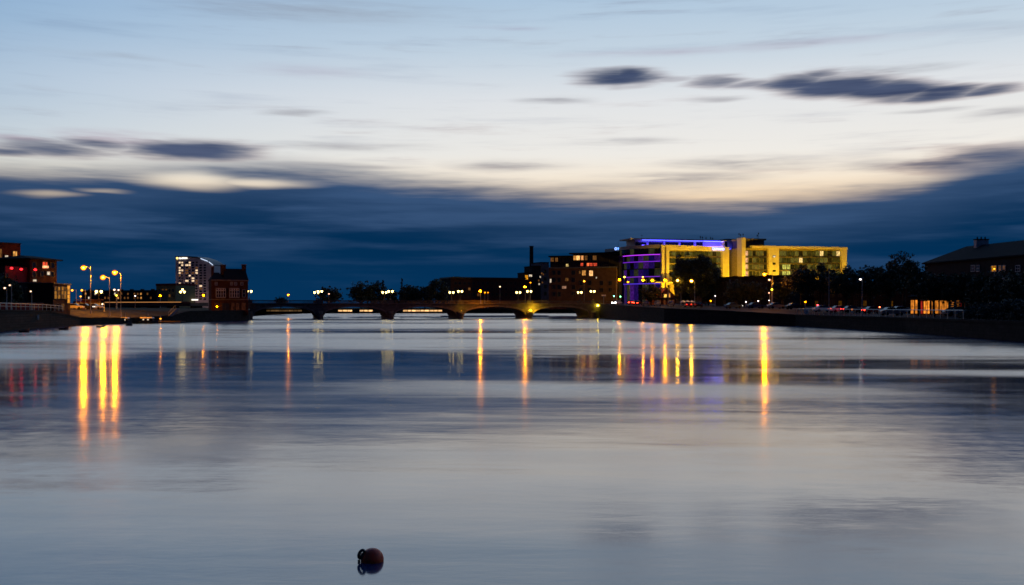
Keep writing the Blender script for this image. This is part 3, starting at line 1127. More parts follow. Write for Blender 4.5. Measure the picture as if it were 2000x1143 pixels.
# ---- left: tall red brick flats
f = Fac(-70, 216, 40, 226)
root = thing('brick_flats', 'tall dark red brick block at the left edge with two lit windows', 'building', f.at(0).to_tuple())
volume(f, -70, 40, 2.0, f.z(10, 475), 14, BRICK, root)
slab(f, -71, 41, f.z(10, 475) + .002, f.z(10, 473.6), -14.2, 0.2, DKREN, root, 'parapet')
slab(f, 40.01, 44, 2.0, f.z(40, 488), -10, -1.0, BRICK, root, 'side_wing')
f.win(root, 9.5, 15.5, 505, 499, LITWH, FRAMED)
f.win(root, 25, 33, 505, 491, em((1.0, 0.45, 0.10), 1.0, 'window'), FRAMED, (2, 1))
f.win(root, -2, 3, 503, 487, LITD, FRAMED)
for xx in (12, 29):
    for yy in (522, 540, 558):
        f.win(root, xx - 4, xx + 4, yy + 6, yy - 6, GLASS, FRAMED, (2, 1))
# ---- left: red block with pyramid roof
f = Fac(56, 214, 111, 222)
root = thing('corner_block', 'red brick corner block with low pyramid roof, washed by red lamps', 'building', f.at(84).to_tuple())
volume(f, 59, 111, 2.0, f.z(84, 506), 9, BRICK, root)
hip(f, 59, 111, f.z(84, 506), f.z(84, 499), 9, 3.0, 0.9, SLATE, root)
slab(f, 16, 58.99, 2.0, f.z(40, 521), -8, -0.8, REDRF, root, 'link_wall')
f.win(root, 82.5, 92.5, 524.5, 512, LITR, FRAMED, (2, 2))
f.win(root, 82, 94, 523.5, 519.5, em((1.0, 0.45, 0.2), 1.6, 'window'), None, out=0.12)
f.win(root, 91, 97, 537, 531, LITWH, FRAMED)
f.win(root, 79, 84, 539, 530, GLASS, FRAMED)
for xx in (66, 102):
    for yy in (518, 536):
        f.win(root, xx - 3, xx + 3, yy + 5, yy - 5, GLASS, FRAMED)
for i, (xx, yy) in enumerate(((20, 524), (39, 526), (61, 527))):
    ff = f
    p = ff.at(xx) + ff.n * (0.35 if xx < 58 else 1.1)
    r = thing('wall_lamp', ('red wall lamp nearest the left edge on the brick flats', 'middle one of the three red wall lamps in a row', 'red wall lamp nearest the pyramid-roofed corner block')[i], 'lamp', (p.x, p.y, Z(yy, p.y)), 'red wall lamps')
    MB().cyl((p.x, p.y, Z(yy, p.y)), (p.x - ff.n.x * .9, p.y - ff.n.y * .9, Z(yy, p.y) + 0.2), 0.05, n=6).build('bracket', METAL, r)
    MB().ball((p.x, p.y, Z(yy, p.y)), 0.32, 8, 5, 0.7).build('bulb', em((1.0, 0.015, 0.02), 5), r, True)
# ---- left: dark low block and lit glass stair tower
f = Fac(20, 205, 103, 212)
root = thing('low_block', 'dark flat-roofed low block in front of the red brick buildings', 'building', f.at(60).to_tuple())
volume(f, 20, 103, 2.0, f.z(60, 553), 6, DKREN, root)
slab(f, 19.5, 103.4, f.z(60, 553) + .002, f.z(60, 551.6), -6.2, 0.2, METAL, root, 'parapet')
for xx in range(28, 100, 12):
    f.win(root, xx - 3, xx + 3, 572, 562, GLASS, FRAMED)
f.win(root, 76, 82, 549.5, 546, LITWH, None, out=-2.5)
f = Fac(103.5, 208, 137, 217)
root = thing('stair_tower', 'glass stair tower lit orange inside, right of the low block', 'building', f.at(118).to_tuple())
volume(f, 103.6, 137, 2.0, f.z(118, 555), 6, BRICK, root)
slab(f, 103.2, 137.6, f.z(118, 555) + .002, f.z(118, 553.8), -6.2, 0.3, METAL, root, 'roof_slab')
LITG = em((1.0, 0.42, 0.07), 0.36, 'window')
for i, xx in enumerate((108, 114.5, 121.5, 126.5)):
    for yy, hh in ((564, 6.5), (572, 6.5), (580, 7)):
        f.win(root, xx - 2.6, xx + 2.6, yy + hh / 2, yy - hh / 2, LITG if (i + yy) % 3 else LITD, FRAMED, fw=0.06)
for yy in (562, 571, 580, 588):
    f.win(root, 130.5, 136, yy + 4, yy - 4, em((1.0, 0.40, 0.05), 0.9, 'window'), FRAMED, fw=0.06)
f.win(root, 110, 114, 605, 594, GLASS, FRAMED, name='door')
f.win(root, 119, 125, 605, 594, LITD, FRAMED, (2, 1), name='door')
# red boundary wall and the railing on the quay
f = Fac(-60, 184, 84, 200)
root = thing('boundary_wall', 'low red rendered wall behind the left quay railing', 'wall', f.at(40).to_tuple())
volume(f, -60, 84, 2.4, f.z(40, 592), 0.4, REDRF, root)
slab(f, -60.5, 84.5, f.z(40, 592) + .002, f.z(40, 591), -0.5, 0.1, STONE, root, 'coping')


def railing(pts, label, step, h=1.05, mat=GALV, rails=(1.0, 0.55), r=0.03, posts_each=True):
    root = thing('railing', label, 'railing', pts[0])
    P = [Vector(p) for p in pts]
    pm_ = None
    for a, b in zip(P, P[1:]):
        L = (b - a).length
        n = max(1, round(L / step))
        for i in range(n + (1 if b is P[-1] else 0)):
            c = a + (b - a) * (i / n)
            if pm_ is None:
                pm_ = bpy.data.meshes.new('post')
                q = MB().box(-0.04, 0.04, -0.04, 0.04, 0, h)
                pm_.from_pydata(q.v, [], q.f)
                pm_.materials.append(mat)
            o = bpy.data.objects.new('post', pm_)
            COL.objects.link(o)
            o.parent = root
            o.location = c - P[0]
    for k in rails:
        mb = MB()
        mb.tube([p + Vector((0, 0, h * k)) for p in P], r if k < 1 else r * 1.5, 6)
        mb.build('rail', mat, root)
    return root


railing([(x_ - 0.5, y_, z_ + 0.3) for x_, y_, z_ in [(-76.6, 108, 3.2), (-81, 155, 3.2), (-88, 187, 3.0), (-90.4, 199, 2.75)]],
        'pale tubular railing along the top of the left quay wall', 3.0, mat=GALV)

# ---- left: street lamps
lampz = lambda px, D: gz(px, D)
TL = 'tall sodium lamps above the left quay'
street_lamp(163, 523, 177, 232, gz(177, 232), SOD, 900, 'tall orange street lamp, leftmost and highest of the blazing three on the left quay', TL, 0.46)
street_lamp(201, 542, 214, 233, gz(214, 233), SOD, 900, 'tall orange street lamp, middle and lowest of the blazing three on the left quay', TL, 0.46)
street_lamp(224, 532.5, 236, 234, gz(236, 234), SOD, 900, 'tall orange street lamp, rightmost of the blazing three on the left quay', TL, 0.46)
SL = 'smaller lamps of the left bank'
street_lamp(141, 567, 149, 262, 3.4, AMB, 20, 'small yellow arm lamp just right of the lit stair tower', SL, 0.28)
street_lamp(160, 567, 167, 264, 3.4, AMB, 20, 'small yellow arm lamp, second to the right of the lit stair tower', SL, 0.28)
globe_lamp(193, 570, 250, 3.4, 'twin-lantern post standing between the blazing orange lamps on the left quay', 10)
street_lamp(223.3, 566, 227, 300, 3.6, WARM, 14, 'pale street lamp under the rightmost blazing orange lamp, left arm', SL, 0.3)
street_lamp(231.5, 566.5, 228.6, 304, 3.6, WARM, 10, 'pale street lamp under the rightmost blazing orange lamp, right arm', SL, 0.26)
street_lamp(227.5, 577, 227.5, 282, 3.4, (1.0, 0.62, 0.03), 30, 'low yellow post lamp near the foot of the rightmost blazing lamp', SL, 0.30)
street_lamp(157.5, 579, 157.5, 268, 3.4, AMB, 15, 'low amber post lamp beside the kiosks on the left bank', SL, 0.22)
street_lamp(313, 577.5, 313, 345, 3.6, SOD, 110, 'orange street lamp in front of the pale box building left of the tower', SL, 0.34)
street_lamp(397, 576.5, 397, 350, 3.6, SOD, 110, 'orange street lamp in front of the white tower, left of the boathouse', SL, 0.34)
globe_lamp(356.5, 570.5, 326, 5.2, 'triple-lantern post at the end of the approach bridge below the white tower', 11, n=3)
street_lamp(264, 578, 264, 330, 3.6, WHITE, 14, 'small white post lamp on the approach bridge', SL, 0.22)
street_lamp(9, 562.5, 13, 190, gz(13, 190), WARM, 10, 'short lamp post nearest the left edge on the quay', SL, 0.18)
street_lamp(19, 557, 22.5, 192, gz(22, 192), WARM, 6, 'slim dim lamp post before the dark low block', SL, 0.16)
street_lamp(60, 569, 62, 194, gz(62, 194), WARM, 8, 'slim dim lamp post before the middle of the dark low block', SL, 0.16)
street_lamp(200, 594, 203.5, 240, gz(203, 240), WARM, 16, 'low quay lamp on the grass bank below the blazing lamps', SL, 0.20)

# ---- left: kiosks, canopy, cars on the bank
f = Fac(146, 272, 200, 276)
root = thing('kiosk_row', 'row of low kiosks under orange light behind parked cars', 'building', f.at(170).to_tuple())
volume(f, 148, 172, 3.0, f.z(160, 588), 4, REDRF, root)
volume(f, 173, 197, 3.0, f.z(185, 586), 4, pm('ochre_render', (0.35, 0.17, 0.06), 0.8), root)
slab(f, 146, 199, f.z(172, 586.5), f.z(172, 585), -1, 2.4, pm('ochre_render', (0.35, 0.17, 0.06)), root, 'canopy')
for xx in (152, 160, 168, 178, 186, 193):
    f.win(root, xx - 2.6, xx + 2.6, 602, 592, em((1.0, 0.38, 0.06), 0.5, 'window'), FRAMED, (2, 1), 0.06)
slab(f, 154, 183, f.z(168, 600), f.z(168, 598.5), 1.2, 1.5, em((1.0, 0.5, 0.2), 0.9), root, 'light_strip')

# ---- approach bridge on the left
f = Fac(168, 338, 372, 322)
root = thing('approach_bridge', 'flat girder approach bridge with lit rail joining the left bank to the boathouse', 'bridge', f.at(250).to_tuple())
slab(f, 165, 372, 4.3, 5.3, -9, 0, METAL, root, 'girder')
slab(f, 165, 372, 5.302, 5.42, -8.8, -0.2, ASPH, root, 'roadway')
slab(f, 165, 372, 5.302, 5.75, -0.18, 0.06, STONE, root, 'parapet')
mb = MB()
f.box(mb, 205, 354, 5.55, 5.68, 0.065, 0.12)
mb.build('light_strip', em((1.0, 0.42, 0.12), 0.85), root)
for xx in (168, 206, 244, 282, 320, 366):
    slab(f, xx - 2, xx + 2, -1.0, 4.298, -7, -2, QUAY, root, 'pier')

# ---- far terrace, box and tower on the left
f = Fac(160, 560, 306, 545)
root = thing('far_terrace', 'long low distant terrace with specks of lit windows left of the tower', 'building', f.at(230).to_tuple())
volume(f, 160, 306, 3, f.z(230, 567), 10, DKREN, root)
mb = MB()
for i in range(7):
    a = 162 + i * 20.6
    f.box(mb, a, a + 3.2, f.z(230, 567) + .01, f.z(230, 564.6), -6, -4)
mb.build('chimney_stacks', DKREN, root)
grid(f, root, 164, 304, ((576, 572), (584, 580)), 22, 0.42, [GLASS, GLASS, GLASS, LITD, LITO, GLASS, LITD, LITWH], None, 5)
f = Fac(304, 640, 344, 630)
root = thing('box_building', 'plain pale box building attached to the left of the white tower', 'building', f.at(324).to_tuple())
volume(f, 305, 343, 3, f.z(324, 558), 16, pm('ochre_panel', (0.30, 0.24, 0.12), 0.8), root)
slab(f, 304.6, 343, f.z(324, 558) + .01, f.z(324, 554), -16.2, 0.3, REDRF, root, 'parapet')
grid(f, root, 308, 341, ((570, 565), (580, 575)), 5, 0.4, [GLASS, GLASS, LITD], None, 3)
floodlight(f.at(324) + f.n * 12 + Vector((0, 0, 4.2)), f.at(330) + Vector((0, 0, 9)), 1.2, 0.6, (1.0, 0.66, 0.12), 26, 'yellow floodlight at the foot of the pale box building')


def tower():
    D = 900.0
    f = Fac(343, 905, 418, 893)
    root = thing('tower_block', 'tall white tower with curved sloping roofline and scattered lit windows', 'building', f.at(380).to_tuple())
    # front wall drawn to its curved top, then given depth
    top = [(343, 502.5), (370, 502.5), (385, 503.5), (395, 506), (405, 510), (412, 514), (418, 519)]
    pts = [f.at(343) + Vector((0, 0, 3))] + [f.at(x_) + Vector((0, 0, f.z(x_, y_))) for x_, y_ in top] + [f.at(418) + Vector((0, 0, 3))]
    n = len(pts)
    bk = [p - f.n * 16 for p in pts]
    fs = [tuple(range(n))[::-1], tuple(range(n, 2 * n))] + [(i, (i + 1) % n, n + (i + 1) % n, n + i) for i in range(n)]
    MB().add(pts + bk, fs).build('wall', WHITER, root)
    # roof blade that follows the curve
    mb = MB()
    for (xa, ya), (xb, yb) in zip(top, top[1:]):
        a, b = f.at(xa), f.at(xb)
        za, zb_ = f.z(xa, ya) + .02, f.z(xb, yb) + .02
        q = [a + f.n * .8, b + f.n * .8, b - f.n * 16.5, a - f.n * 16.5]
        zz = [za, zb_, zb_, za]
        mb.hexa([v + Vector((0, 0, h)) for v, h in zip(q, zz)] + [v + Vector((0, 0, h + 0.8)) for v, h in zip(q, zz)])
    mb.build('roof_blade', METAL, root)
    mb = MB()
    for xa, ya, xb, yb in ((393, 505.2, 407, 510.6), (409, 511.6, 417, 518)):
        a, b = f.at(xa) + f.n * 0.85, f.at(xb) + f.n * 0.85
        za, zb_ = f.z(xa, ya), f.z(xb, yb)
        mb.hexa([a + Vector((0, 0, za - .3)), b + Vector((0, 0, zb_ - .3)), b + f.n * .2 + Vector((0, 0, zb_ - .3)), a + f.n * .2 + Vector((0, 0, za - .3)),
                 a + Vector((0, 0, za + .35)), b + Vector((0, 0, zb_ + .35)), b + f.n * .2 + Vector((0, 0, zb_ + .35)), a + f.n * .2 + Vector((0, 0, za + .35))])
    mb.build('roof_light_strip', em((0.62, 0.75, 1.0), 1.3), root)
    # lit sign along the top left
    mb = MB()
    c = f.at(346.5) + f.n * 0.3 + Vector((0, 0, f.z(346, 504.5)))
    mb.cyl(c, c + f.n * 0.25, 0.95, n=10)
    mb.build('sign_emblem', em((1.0, 0.75, 0.2), 2.4), root)
    f.text(root, 'CLARION', 349.5, 506, 3.0, em(WHITE, 2.6), 0.35, 'sign_lettering', wpx=19)
    rg = random.Random(11)
    LTW = em((1.0, 0.70, 0.42), 1.3, 'window')
    lit = {(0, 1), (0, 3), (0, 6), (1, 1), (1, 2), (1, 3), (2, 0), (3, 1), (3, 5), (4, 0), (4, 5), (5, 3), (7, 2), (7, 4), (9, 4), (10, 0), (11, 0), (12, 0), (8, 0), (0, 0), (3, 0), (9, 6), (6, 4), (13, 1)}
    cols = [(351, 4.0), (356, 4.0), (365, 7), (370.5, 4), (377, 6), (384, 5), (392, 6.5), (400, 5.5)]
    for r_ in range(15):
        y = 513 + r_ * 5.1
        for ci, (cx, w) in enumerate(cols):
            if y < 515 + max(0, (cx - 385)) * 0.25 - 3:
                continue
            m = LTW if (r_, ci) in lit else (LITD if rg.random() < 0.16 else GLASS)
            f.win(root, cx - w * 0.42, cx + w * 0.42, y + 1.5, y - 1.5, m, None)
    for px, z_, k in ((352, 22, 380), (392, 18, 330)):  # unseen fill lights added for the city glow on the tower front
        p = f.at(px) + f.n * 26
        floodlight((p.x, p.y, 4.5), f.at(px + 4) + Vector((0, 0, z_)), 1.2, 0.7, (1.0, 0.60, 0.50), k, 'added pinkish fill light at the foot of the white tower, ' + ('left one' if px < 370 else 'right one'))
    return root


tower()
sg = Fac(372, 640, 390, 640)
root = thing('illuminated_sign', 'small white illuminated sign at the foot of the white tower', 'sign', sg.at(380).to_tuple())
slab(sg, 374.5, 387, sg.z(380, 587), sg.z(380, 584.5), 0, 0.3, em(WHITE, 1.8), root, 'panel')
slab(sg, 380, 381, 3.0, sg.z(380, 587.1), 0, 0.2, METAL, root, 'post')


# ---- the boathouse
def boathouse():
    f = Fac(411, 283, 485, 287)
    root = thing('brick_boathouse', 'dark brick clubhouse with tall chimneys and white bay windows at the bridge end', 'building', f.at(448).to_tuple())
    ze = f.z(448, 549)
    volume(f, 413, 484.5, 1.6, ze, 9, BRICK, root)
    slab(f, 412, 485.5, ze + .002, ze + 0.35, -9.3, 0.35, PINKSTONE, root, 'eaves_cornice')
    slab(f, 412.8, 484.8, f.z(448, 586), f.z(448, 584), -9.1, 0.12, PINKSTONE, root, 'string_course')
    hip(f, 413, 439, ze + .36, f.z(425, 531.5), 9, 1.4, 0.2, SLATE, root, 'roof')
    hip(f, 439.2, 484, ze + .36, f.z(460, 524), 9, 0.4, 0.2, SLATE, root, 'roof')
    for xx, w, yt in ((418, 5, 521), (439, 10, 517.5), (480, 8, 517)):
        c = slab(f, xx - w / 2, xx + w / 2, ze, f.z(xx, yt), -5.2, -3.8, BRICK, root, 'chimney')
        slab(f, xx - w / 2 - .8, xx + w / 2 + .8, f.z(xx, yt) + .002, f.z(xx, yt - 1.6), -5.35, -3.65, PINKSTONE, c, 'cap')
    DIM = em((1.0, 0.35, 0.25), 0.035, 'window')
    for x0, x1 in ((421.5, 440), (448, 466.5)):
        slab(f, x0 - 0.8, x1 + 0.8, f.z(448, 582.5), f.z(448, 562.5), 0.003, 0.7, PINKSTONE, root, 'bay')
        w = (x1 - x0) / 4
        for i in range(4):
            f.win(root, x0 + w * i + .7, x0 + w * (i + 1) - .5, 580.5, 568, GLASS, FRAMEW, (1, 2), 0.10, out=0.72)
            f.win(root, x0 + w * i + .7, x0 + w * (i + 1) - .5, 567, 564.5, DIM, FRAMEW, (1, 1), 0.08, out=0.72)
    for x0 in (420, 450, 458, 470):
        f.win(root, x0, x0 + 4.5, 557, 551.5, GLASS, FRAMEW, (2, 2), 0.07)
    for x0, x1 in ((420, 428), (452, 458), (461, 467), (472, 480)):
        f.win(root, x0, x1, 606, 592, em((1.0, 0.25, 0.12), 0.03, 'window'), FRAMED, (2, 2), 0.07)
    f.win(root, 434, 447, 609, 593, pm('dark_blue_door', (0.012, 0.016, 0.04), 0.5), FRAMED, (2, 1), 0.1, name='door')
    f.win(root, 473.5, 479, 580, 566, GLASS, FRAMEW, (1, 2), 0.07)
    p = f.at(423.5) + f.n * 0.5
    r = thing('wall_lamp', 'small orange lamp beside the ground-floor window of the brick boathouse', 'lamp', (p.x, p.y, Z(599, p.y)))
    MB().cyl((p.x, p.y, Z(599, p.y)), p - f.n * .5 + Vector((0, 0, Z(599, p.y) + 0.1)), 0.04, n=6).build('bracket', METAL, r)
    MB().ball((p.x, p.y, Z(599, p.y)), 0.16, 8, 5).build('bulb', em(SOD, 60), r, True)


boathouse()
# slipway and landing stage by the boathouse
f = Fac(326, 246, 350, 244)
root = thing('gangway', 'sloping gangway with handrail down to the landing left of the boathouse', 'gangway', f.at(338).to_tuple())
a, b = f.at(329) + Vector((0, 0, f.z(329, 618))), f.at(343) + Vector((0, 0, f.z(343, 604)))
mb = MB()
mb.hexa([a, b, b - f.n * 1.2, a - f.n * 1.2] + [v + Vector((0, 0, .15)) for v in (a, b, b - f.n * 1.2, a - f.n * 1.2)])
mb.build('deck', GALV, root)
mb = MB()
for k in range(5):
    p = a + (b - a) * (k / 4)
    mb.cyl(p + Vector((0, 0, .15)), p + Vector((0, 0, 1.0)), 0.03, n=5)
mb.tube([a + Vector((0, 0, 1.0)), b + Vector((0, 0, 1.0))], 0.04, 5)
mb.build('handrail', GALV, root)
street_lamp(313.5, 622.5, 313.5, 240, 0.35, AMB, 14, 'low amber marker light on the landing stage beside the moored cruiser', None, 0.22)
f = Fac(300, 243, 345, 241)
root = thing('landing_stage', 'low timber landing stage left of the boathouse wall', 'jetty', f.at(322).to_tuple())
slab(f, 305, 352, 0.25, 0.5, -2.2, 0, pm('weathered_timber', (0.09, 0.07, 0.05), 0.9, 0.3, 2.0), root, 'deck')
for xx in (307, 320, 334, 348):
    slab(f, xx - .6, xx + .6, -1, 0.248, -1.2, -0.9, QUAY, root, 'pile')


def cruiser(px, D, L, label):
    x0, zb = X(px, D), 0.0
    root = thing('cabin_cruiser', label, 'boat', (x0, D, 0))
    hull, n = [], 9
    secs = []
    for i in range(n):
        t = i / (n - 1)
        xx = x0 - L / 2 + L * t
        w = 0.85 * (1 - max(0, (t - 0.55) / 0.45) ** 2.2) + 0.03
        zt = 0.55 + 0.25 * max(0, t - 0.4)
        secs += [(xx, D - w * 0.75, -0.25), (xx, D - w, zt), (xx, D + w, zt), (xx, D + w * 0.75, -0.25)]
    fs = []
    for i in range(n - 1):
        for k in range(4):
            fs.append((i * 4 + k, i * 4 + (k + 1) % 4, (i + 1) * 4 + (k + 1) % 4, (i + 1) * 4 + k))
    fs += [(3, 2, 1, 0), tuple((n - 1) * 4 + k for k in range(4))]
    MB().add(secs, fs).build('hull', pm('dark_hull', (0.03, 0.035, 0.05), 0.4), root)
    cb = MB().hexa([(x0 - L * .33, D - .62, .55), (x0 + L * .28, D - .58, .55), (x0 + L * .28, D + .58, .55), (x0 - L * .33, D + .62, .55),
                    (x0 - L * .31, D - .55, 1.25), (x0 + L * .16, D - .5, 1.25), (x0 + L * .16, D + .5, 1.25), (x0 - L * .31, D + .55, 1.25)]).build('cabin', DKREN, root)
    MB().hexa([(x0 - L * .42, D - .75, 1.252), (x0 + L * .24, D - .7, 1.252), (x0 + L * .24, D + .7, 1.252), (x0 - L * .42, D + .75, 1.252),
               (x0 - L * .41, D - .6, 1.5), (x0 + L * .20, D - .55, 1.5), (x0 + L * .20, D + .55, 1.5), (x0 - L * .41, D + .6, 1.5)]).build('canopy', WHITEP, root)
    for k in range(4):
        xx = x0 - L * .25 + k * L * .12
        MB().box(xx - .17, xx + .17, D - .66, D - .58, .78, 1.08).build('window', GLASS if k % 2 else LITWH, root)
    MB().cyl((x0 - L * .05, D, 1.5), (x0 - L * .05, D, 2.6), 0.03, 0.015, 5).build('mast', GALV, root)
    return root


cruiser(291, 237, 4.6, 'small moored cabin cruiser with pale canopy left of the boathouse')
cruiser(246, 232.5, 2.6, 'low dark cruiser lying against the left quay')


def dinghy(px, py, L, heading, label, mat):
    D = F * CH / (py - HY)
    x0 = X(px, D)
    root = thing('rowing_dinghy', label, 'boat', (x0, D, 0), 'small moored dinghies')
    n = 8
    ca, sa = math.cos(heading), math.sin(heading)
    secs, fs = [], []
    for i in range(n):
        t = i / (n - 1)
        w = 0.55 * (math.sin(math.pi * (0.18 + 0.82 * (1 - t))) ** 0.7) * (1.0 if t < .98 else 0.1) + 0.02
        zt = 0.32 + 0.18 * (2 * t - 0.7) ** 2
        for yy, zz in ((-w * .6, -.12), (-w, zt), (-w + .06, zt), (-w * .5, 0.03), (w * .5, 0.03), (w - .06, zt), (w, zt), (w * .6, -.12)):
            lx = -L / 2 + L * t
            secs.append((x0 + lx * ca - yy * sa, D + lx * sa + yy * ca, zz))
    for i in range(n - 1):
        for k in range(8):
            fs.append((i * 8 + k, i * 8 + (k + 1) % 8, (i + 1) * 8 + (k + 1) % 8, (i + 1) * 8 + k))
    fs += [tuple(range(7, -1, -1)), tuple((n - 1) * 8 + k for k in range(8))]
    MB().add(secs, fs).build('hull', mat, root)
    for t in (-.15, .2):
        lx = L * t
        q = [(lx - .1, -.45), (lx + .1, -.45), (lx + .1, .45), (lx - .1, .45)]
        q = [(x0 + a * ca - b * sa, D + a * sa + b * ca) for a, b in q]
        MB().hexa([(*p, .22) for p in q] + [(*p, .26) for p in q]).build('seat', pm('weathered_timber', (0.09, 0.07, 0.05)), root)


RH = pm('faded_red_hull', (0.20, 0.04, 0.03), 0.6, 0.3, 3.0)
DH = pm('dark_hull', (0.03, 0.035, 0.05), 0.4)
dinghy(47, 649.5, 1.5, 0.2, 'dark red dinghy moored nearest the left edge', RH)
dinghy(124, 644.5, 1.6, 0.1, 'red and dark dinghy moored left of the orange reflections', RH)
dinghy(197, 640, 1.6, 0.3, 'low dark dinghy moored within the orange reflections', DH)
dinghy(252, 636.5, 1.4, 0.0, 'small dark dinghy moored right of the orange reflections', DH)

# lifebuoys on the quays
def lifebuoy(px, py, D, label, mat=WHITEP):
    x_, z_ = X(px, D), Z(py, D)
    root = thing('lifebuoy_station', label, 'lifebuoy', (x_, D, z_ - 0.9))
    mb = MB()
    pts = [(x_ + 0.34 * math.cos(t * math.pi / 8), D - 0.12, z_ + 0.34 * math.sin(t * math.pi / 8)) for t in range(17)]
    mb.tube(pts, 0.09, 6)
    mb.build('ring', mat, root)
    MB().box(x_ - .45, x_ + .45, D - .02, D + .03, z_ - .45, z_ + .5).build('backboard', FRAMEW, root)
    MB().box(x_ - .04, x_ + .04, D + .031, D + .1, z_ - 0.95, z_ + .4).build('post', GALV, root)


lifebuoy(71, 620, 178.5, 'pale lifebuoy board fixed low on the left quay wall')
lifebuoy(1575, 609, 197, 'white lifebuoy board on the promenade railing')

# ------------------------------------------------------------------ centre: far bank
TG = 'trees beyond the bridge'
tree(642, 560, 27, 430, 'small round dark tree right of the first bridge lanterns', 1, zb=3.2, group=TG, trunk=0.2)
tree(705, 549, 27, 440, 'broad dark tree, left half of the big clump beyond the bridge', 2, zb=3.2, group=TG, trunk=0.15)
tree(733, 551, 24, 446, 'broad dark tree, right half of the big clump beyond the bridge', 3, zb=3.2, group=TG, trunk=0.15)
tree(748, 549, 8, 452, 'slim conifer just right of the big clump beyond the bridge', 4, 'conifer', zb=3.2, group=TG, trunk=0.05, n=2500)
tree(785, 546, 11, 445, 'tallest slim conifer between the two clumps beyond the bridge', 5, 'conifer', zb=3.2, group=TG, trunk=0.05, n=2500)
tree(803, 556, 22, 455, 'low dark tree right of the slim conifer beyond the bridge', 6, zb=3.2, group=TG, trunk=0.12)
tree(830, 558, 20, 450, 'low dark tree left of the last round tree beyond the bridge', 7, zb=3.2, group=TG, trunk=0.12)
tree(855, 545, 23, 442, 'rounded dark tree at the right end of the clump beyond the bridge', 8, zb=3.2, group=TG, trunk=0.15)
tree(766, 566, 14, 470, 'lowest dark tree filling the dip beyond the bridge', 9, zb=3.2, group=TG, trunk=0.1)
tree(548, 579, 12, 520, 'tiny far tree below the lone orange lamp beyond the bridge', 10, zb=3.2, group=TG, trunk=0.1, n=1500)

CL = 'lamps beyond the bridge'
street_lamp(563, 576, 563, 380, 4.0, SOD, 300, 'lone orange street lamp against the sky above the first arch', CL, 0.36)
street_lamp(642.5, 574, 642.5, 400, 3.5, (1.0, 0.6, 0.35), 6, 'small pinkish lamp in front of the small round tree', CL, 0.26)
street_lamp(938, 568.5, 938.8, 341, DECK + 0.12, SOD, 800, 'blazing orange street lamp standing on the bridge before the long dark block', CL, 0.36)
street_lamp(1025, 560.5, 1026, 372, 4.6, SOD, 800, 'blazing orange street lamp above the lanterns left of the apartment block', CL, 0.38)
street_lamp(976.5, 560, 976.5, 425, 3.6, WARM, 10, 'small warm lamp before the long dark block', CL, 0.3)
street_lamp(947, 571.5, 947, 400, 3.6, SOD, 14, 'small amber lamp just right of the blazing bridge lamp', CL, 0.3)
street_lamp(953, 571.5, 953, 402, 3.6, SOD, 8, 'fainter small amber lamp, second right of the blazing bridge lamp', CL, 0.26)
street_lamp(1036, 552, 1036, 420, 4, SOD, 16, 'small amber lamp up right of the blazing lamp by the chimney buildings', CL, 0.3)
street_lamp(1141, 549.5, 1141, 395, 4.5, AMB, 30, 'amber street lamp in front of the middle of the apartment block', CL, 0.4)

# lit riverside frontages seen under the arches
for x0, x1, lb in ((660, 688, 'low lit riverside frontage seen under the second arch, left one'), (702, 728, 'low lit riverside frontage seen under the second arch, right one'),
                   (787, 864, 'long low lit riverside frontage seen under the third arch'), (520, 590, 'dim low riverside frontage seen under the first arch')):
    f = Fac(x0, 652, x1, 652)
    root = thing('riverside_frontage', lb, 'building', f.at((x0 + x1) / 2).to_tuple())
    volume(f, x0 - 3, x1 + 3, -0.5, 3.1, 2.0, DKREN, root)
    n = max(3, int((x1 - x0) / 8))
    k = 1.6 if x0 > 600 else 0.12
    for i in range(n):
        a = x0 + (x1 - x0) * i / n
        f.win(root, a + .6, a + (x1 - x0) / n - .6, 608.5, 605.6, em((1.0, 0.55, 0.22), k * (0.7 + 0.3 * (i % 3)), 'window'), None)
        f.win(root, a + .6, a + (x1 - x0) / n - .6, 611, 609.3, GLASS, None)

# long dark block
f = Fac(880, 470, 1024, 486)
root = thing('long_block', 'long dark flat-roofed block behind the right half of the bridge', 'building', f.at(950).to_tuple())
volume(f, 880, 1026, 3, f.z(950, 544.5), 14, pm('dark_brown_brick', (0.07, 0.035, 0.028), 0.85), root)
slab(f, 879, 1027, f.z(950, 544.5) + .01, f.z(950, 542), -14.4, 0.5, METAL, root, 'roof_slab')
slab(f, 893, 905, f.z(950, 542) + .01, f.z(950, 540.8), -9, -4, METAL, root, 'roof_hatch')
grid(f, root, 885, 1020, ((556, 551), (567, 562), (578, 573)), 15, 0.45, [GLASS] * 9 + [LITD], FRAMED, 8, (2, 1))

# brewery-like chimney and the stepped houses beside it
c = (X(1038, 520), 520, 3.0)
root = thing('chimney_stack', 'tall square dark chimney stack left of the apartment block', 'chimney', c)
zt = Z(482.5, 520)
mb = MB()
w0, w1 = 1.25, 0.95
mb.hexa([(c[0] - w0, 520 - w0, 2), (c[0] + w0, 520 - w0, 2), (c[0] + w0, 520 + w0, 2), (c[0] - w0, 520 + w0, 2),
         (c[0] - w1, 520 - w1, zt), (c[0] + w1, 520 - w1, zt), (c[0] + w1, 520 + w1, zt), (c[0] - w1, 520 + w1, zt)])
mb.build('shaft', DKREN, root)
MB().box(c[0] - w1 - .18, c[0] + w1 + .18, 520 - w1 - .18, 520 + w1 + .18, zt + .002, zt + .5).build('cap', DKREN, root)
f = Fac(1024, 495, 1072, 500)
root = thing('stepped_house', 'small stepped buildings with lit top room under the tall chimney', 'building', f.at(1045).to_tuple())
volume(f, 1024, 1040, 3, f.z(1032, 534), 9, pm('dark_brown_brick', (0.07, 0.035, 0.028)), root)
volume(f, 1040.1, 1056, 3, f.z(1048, 521), 11, DKREN, root)
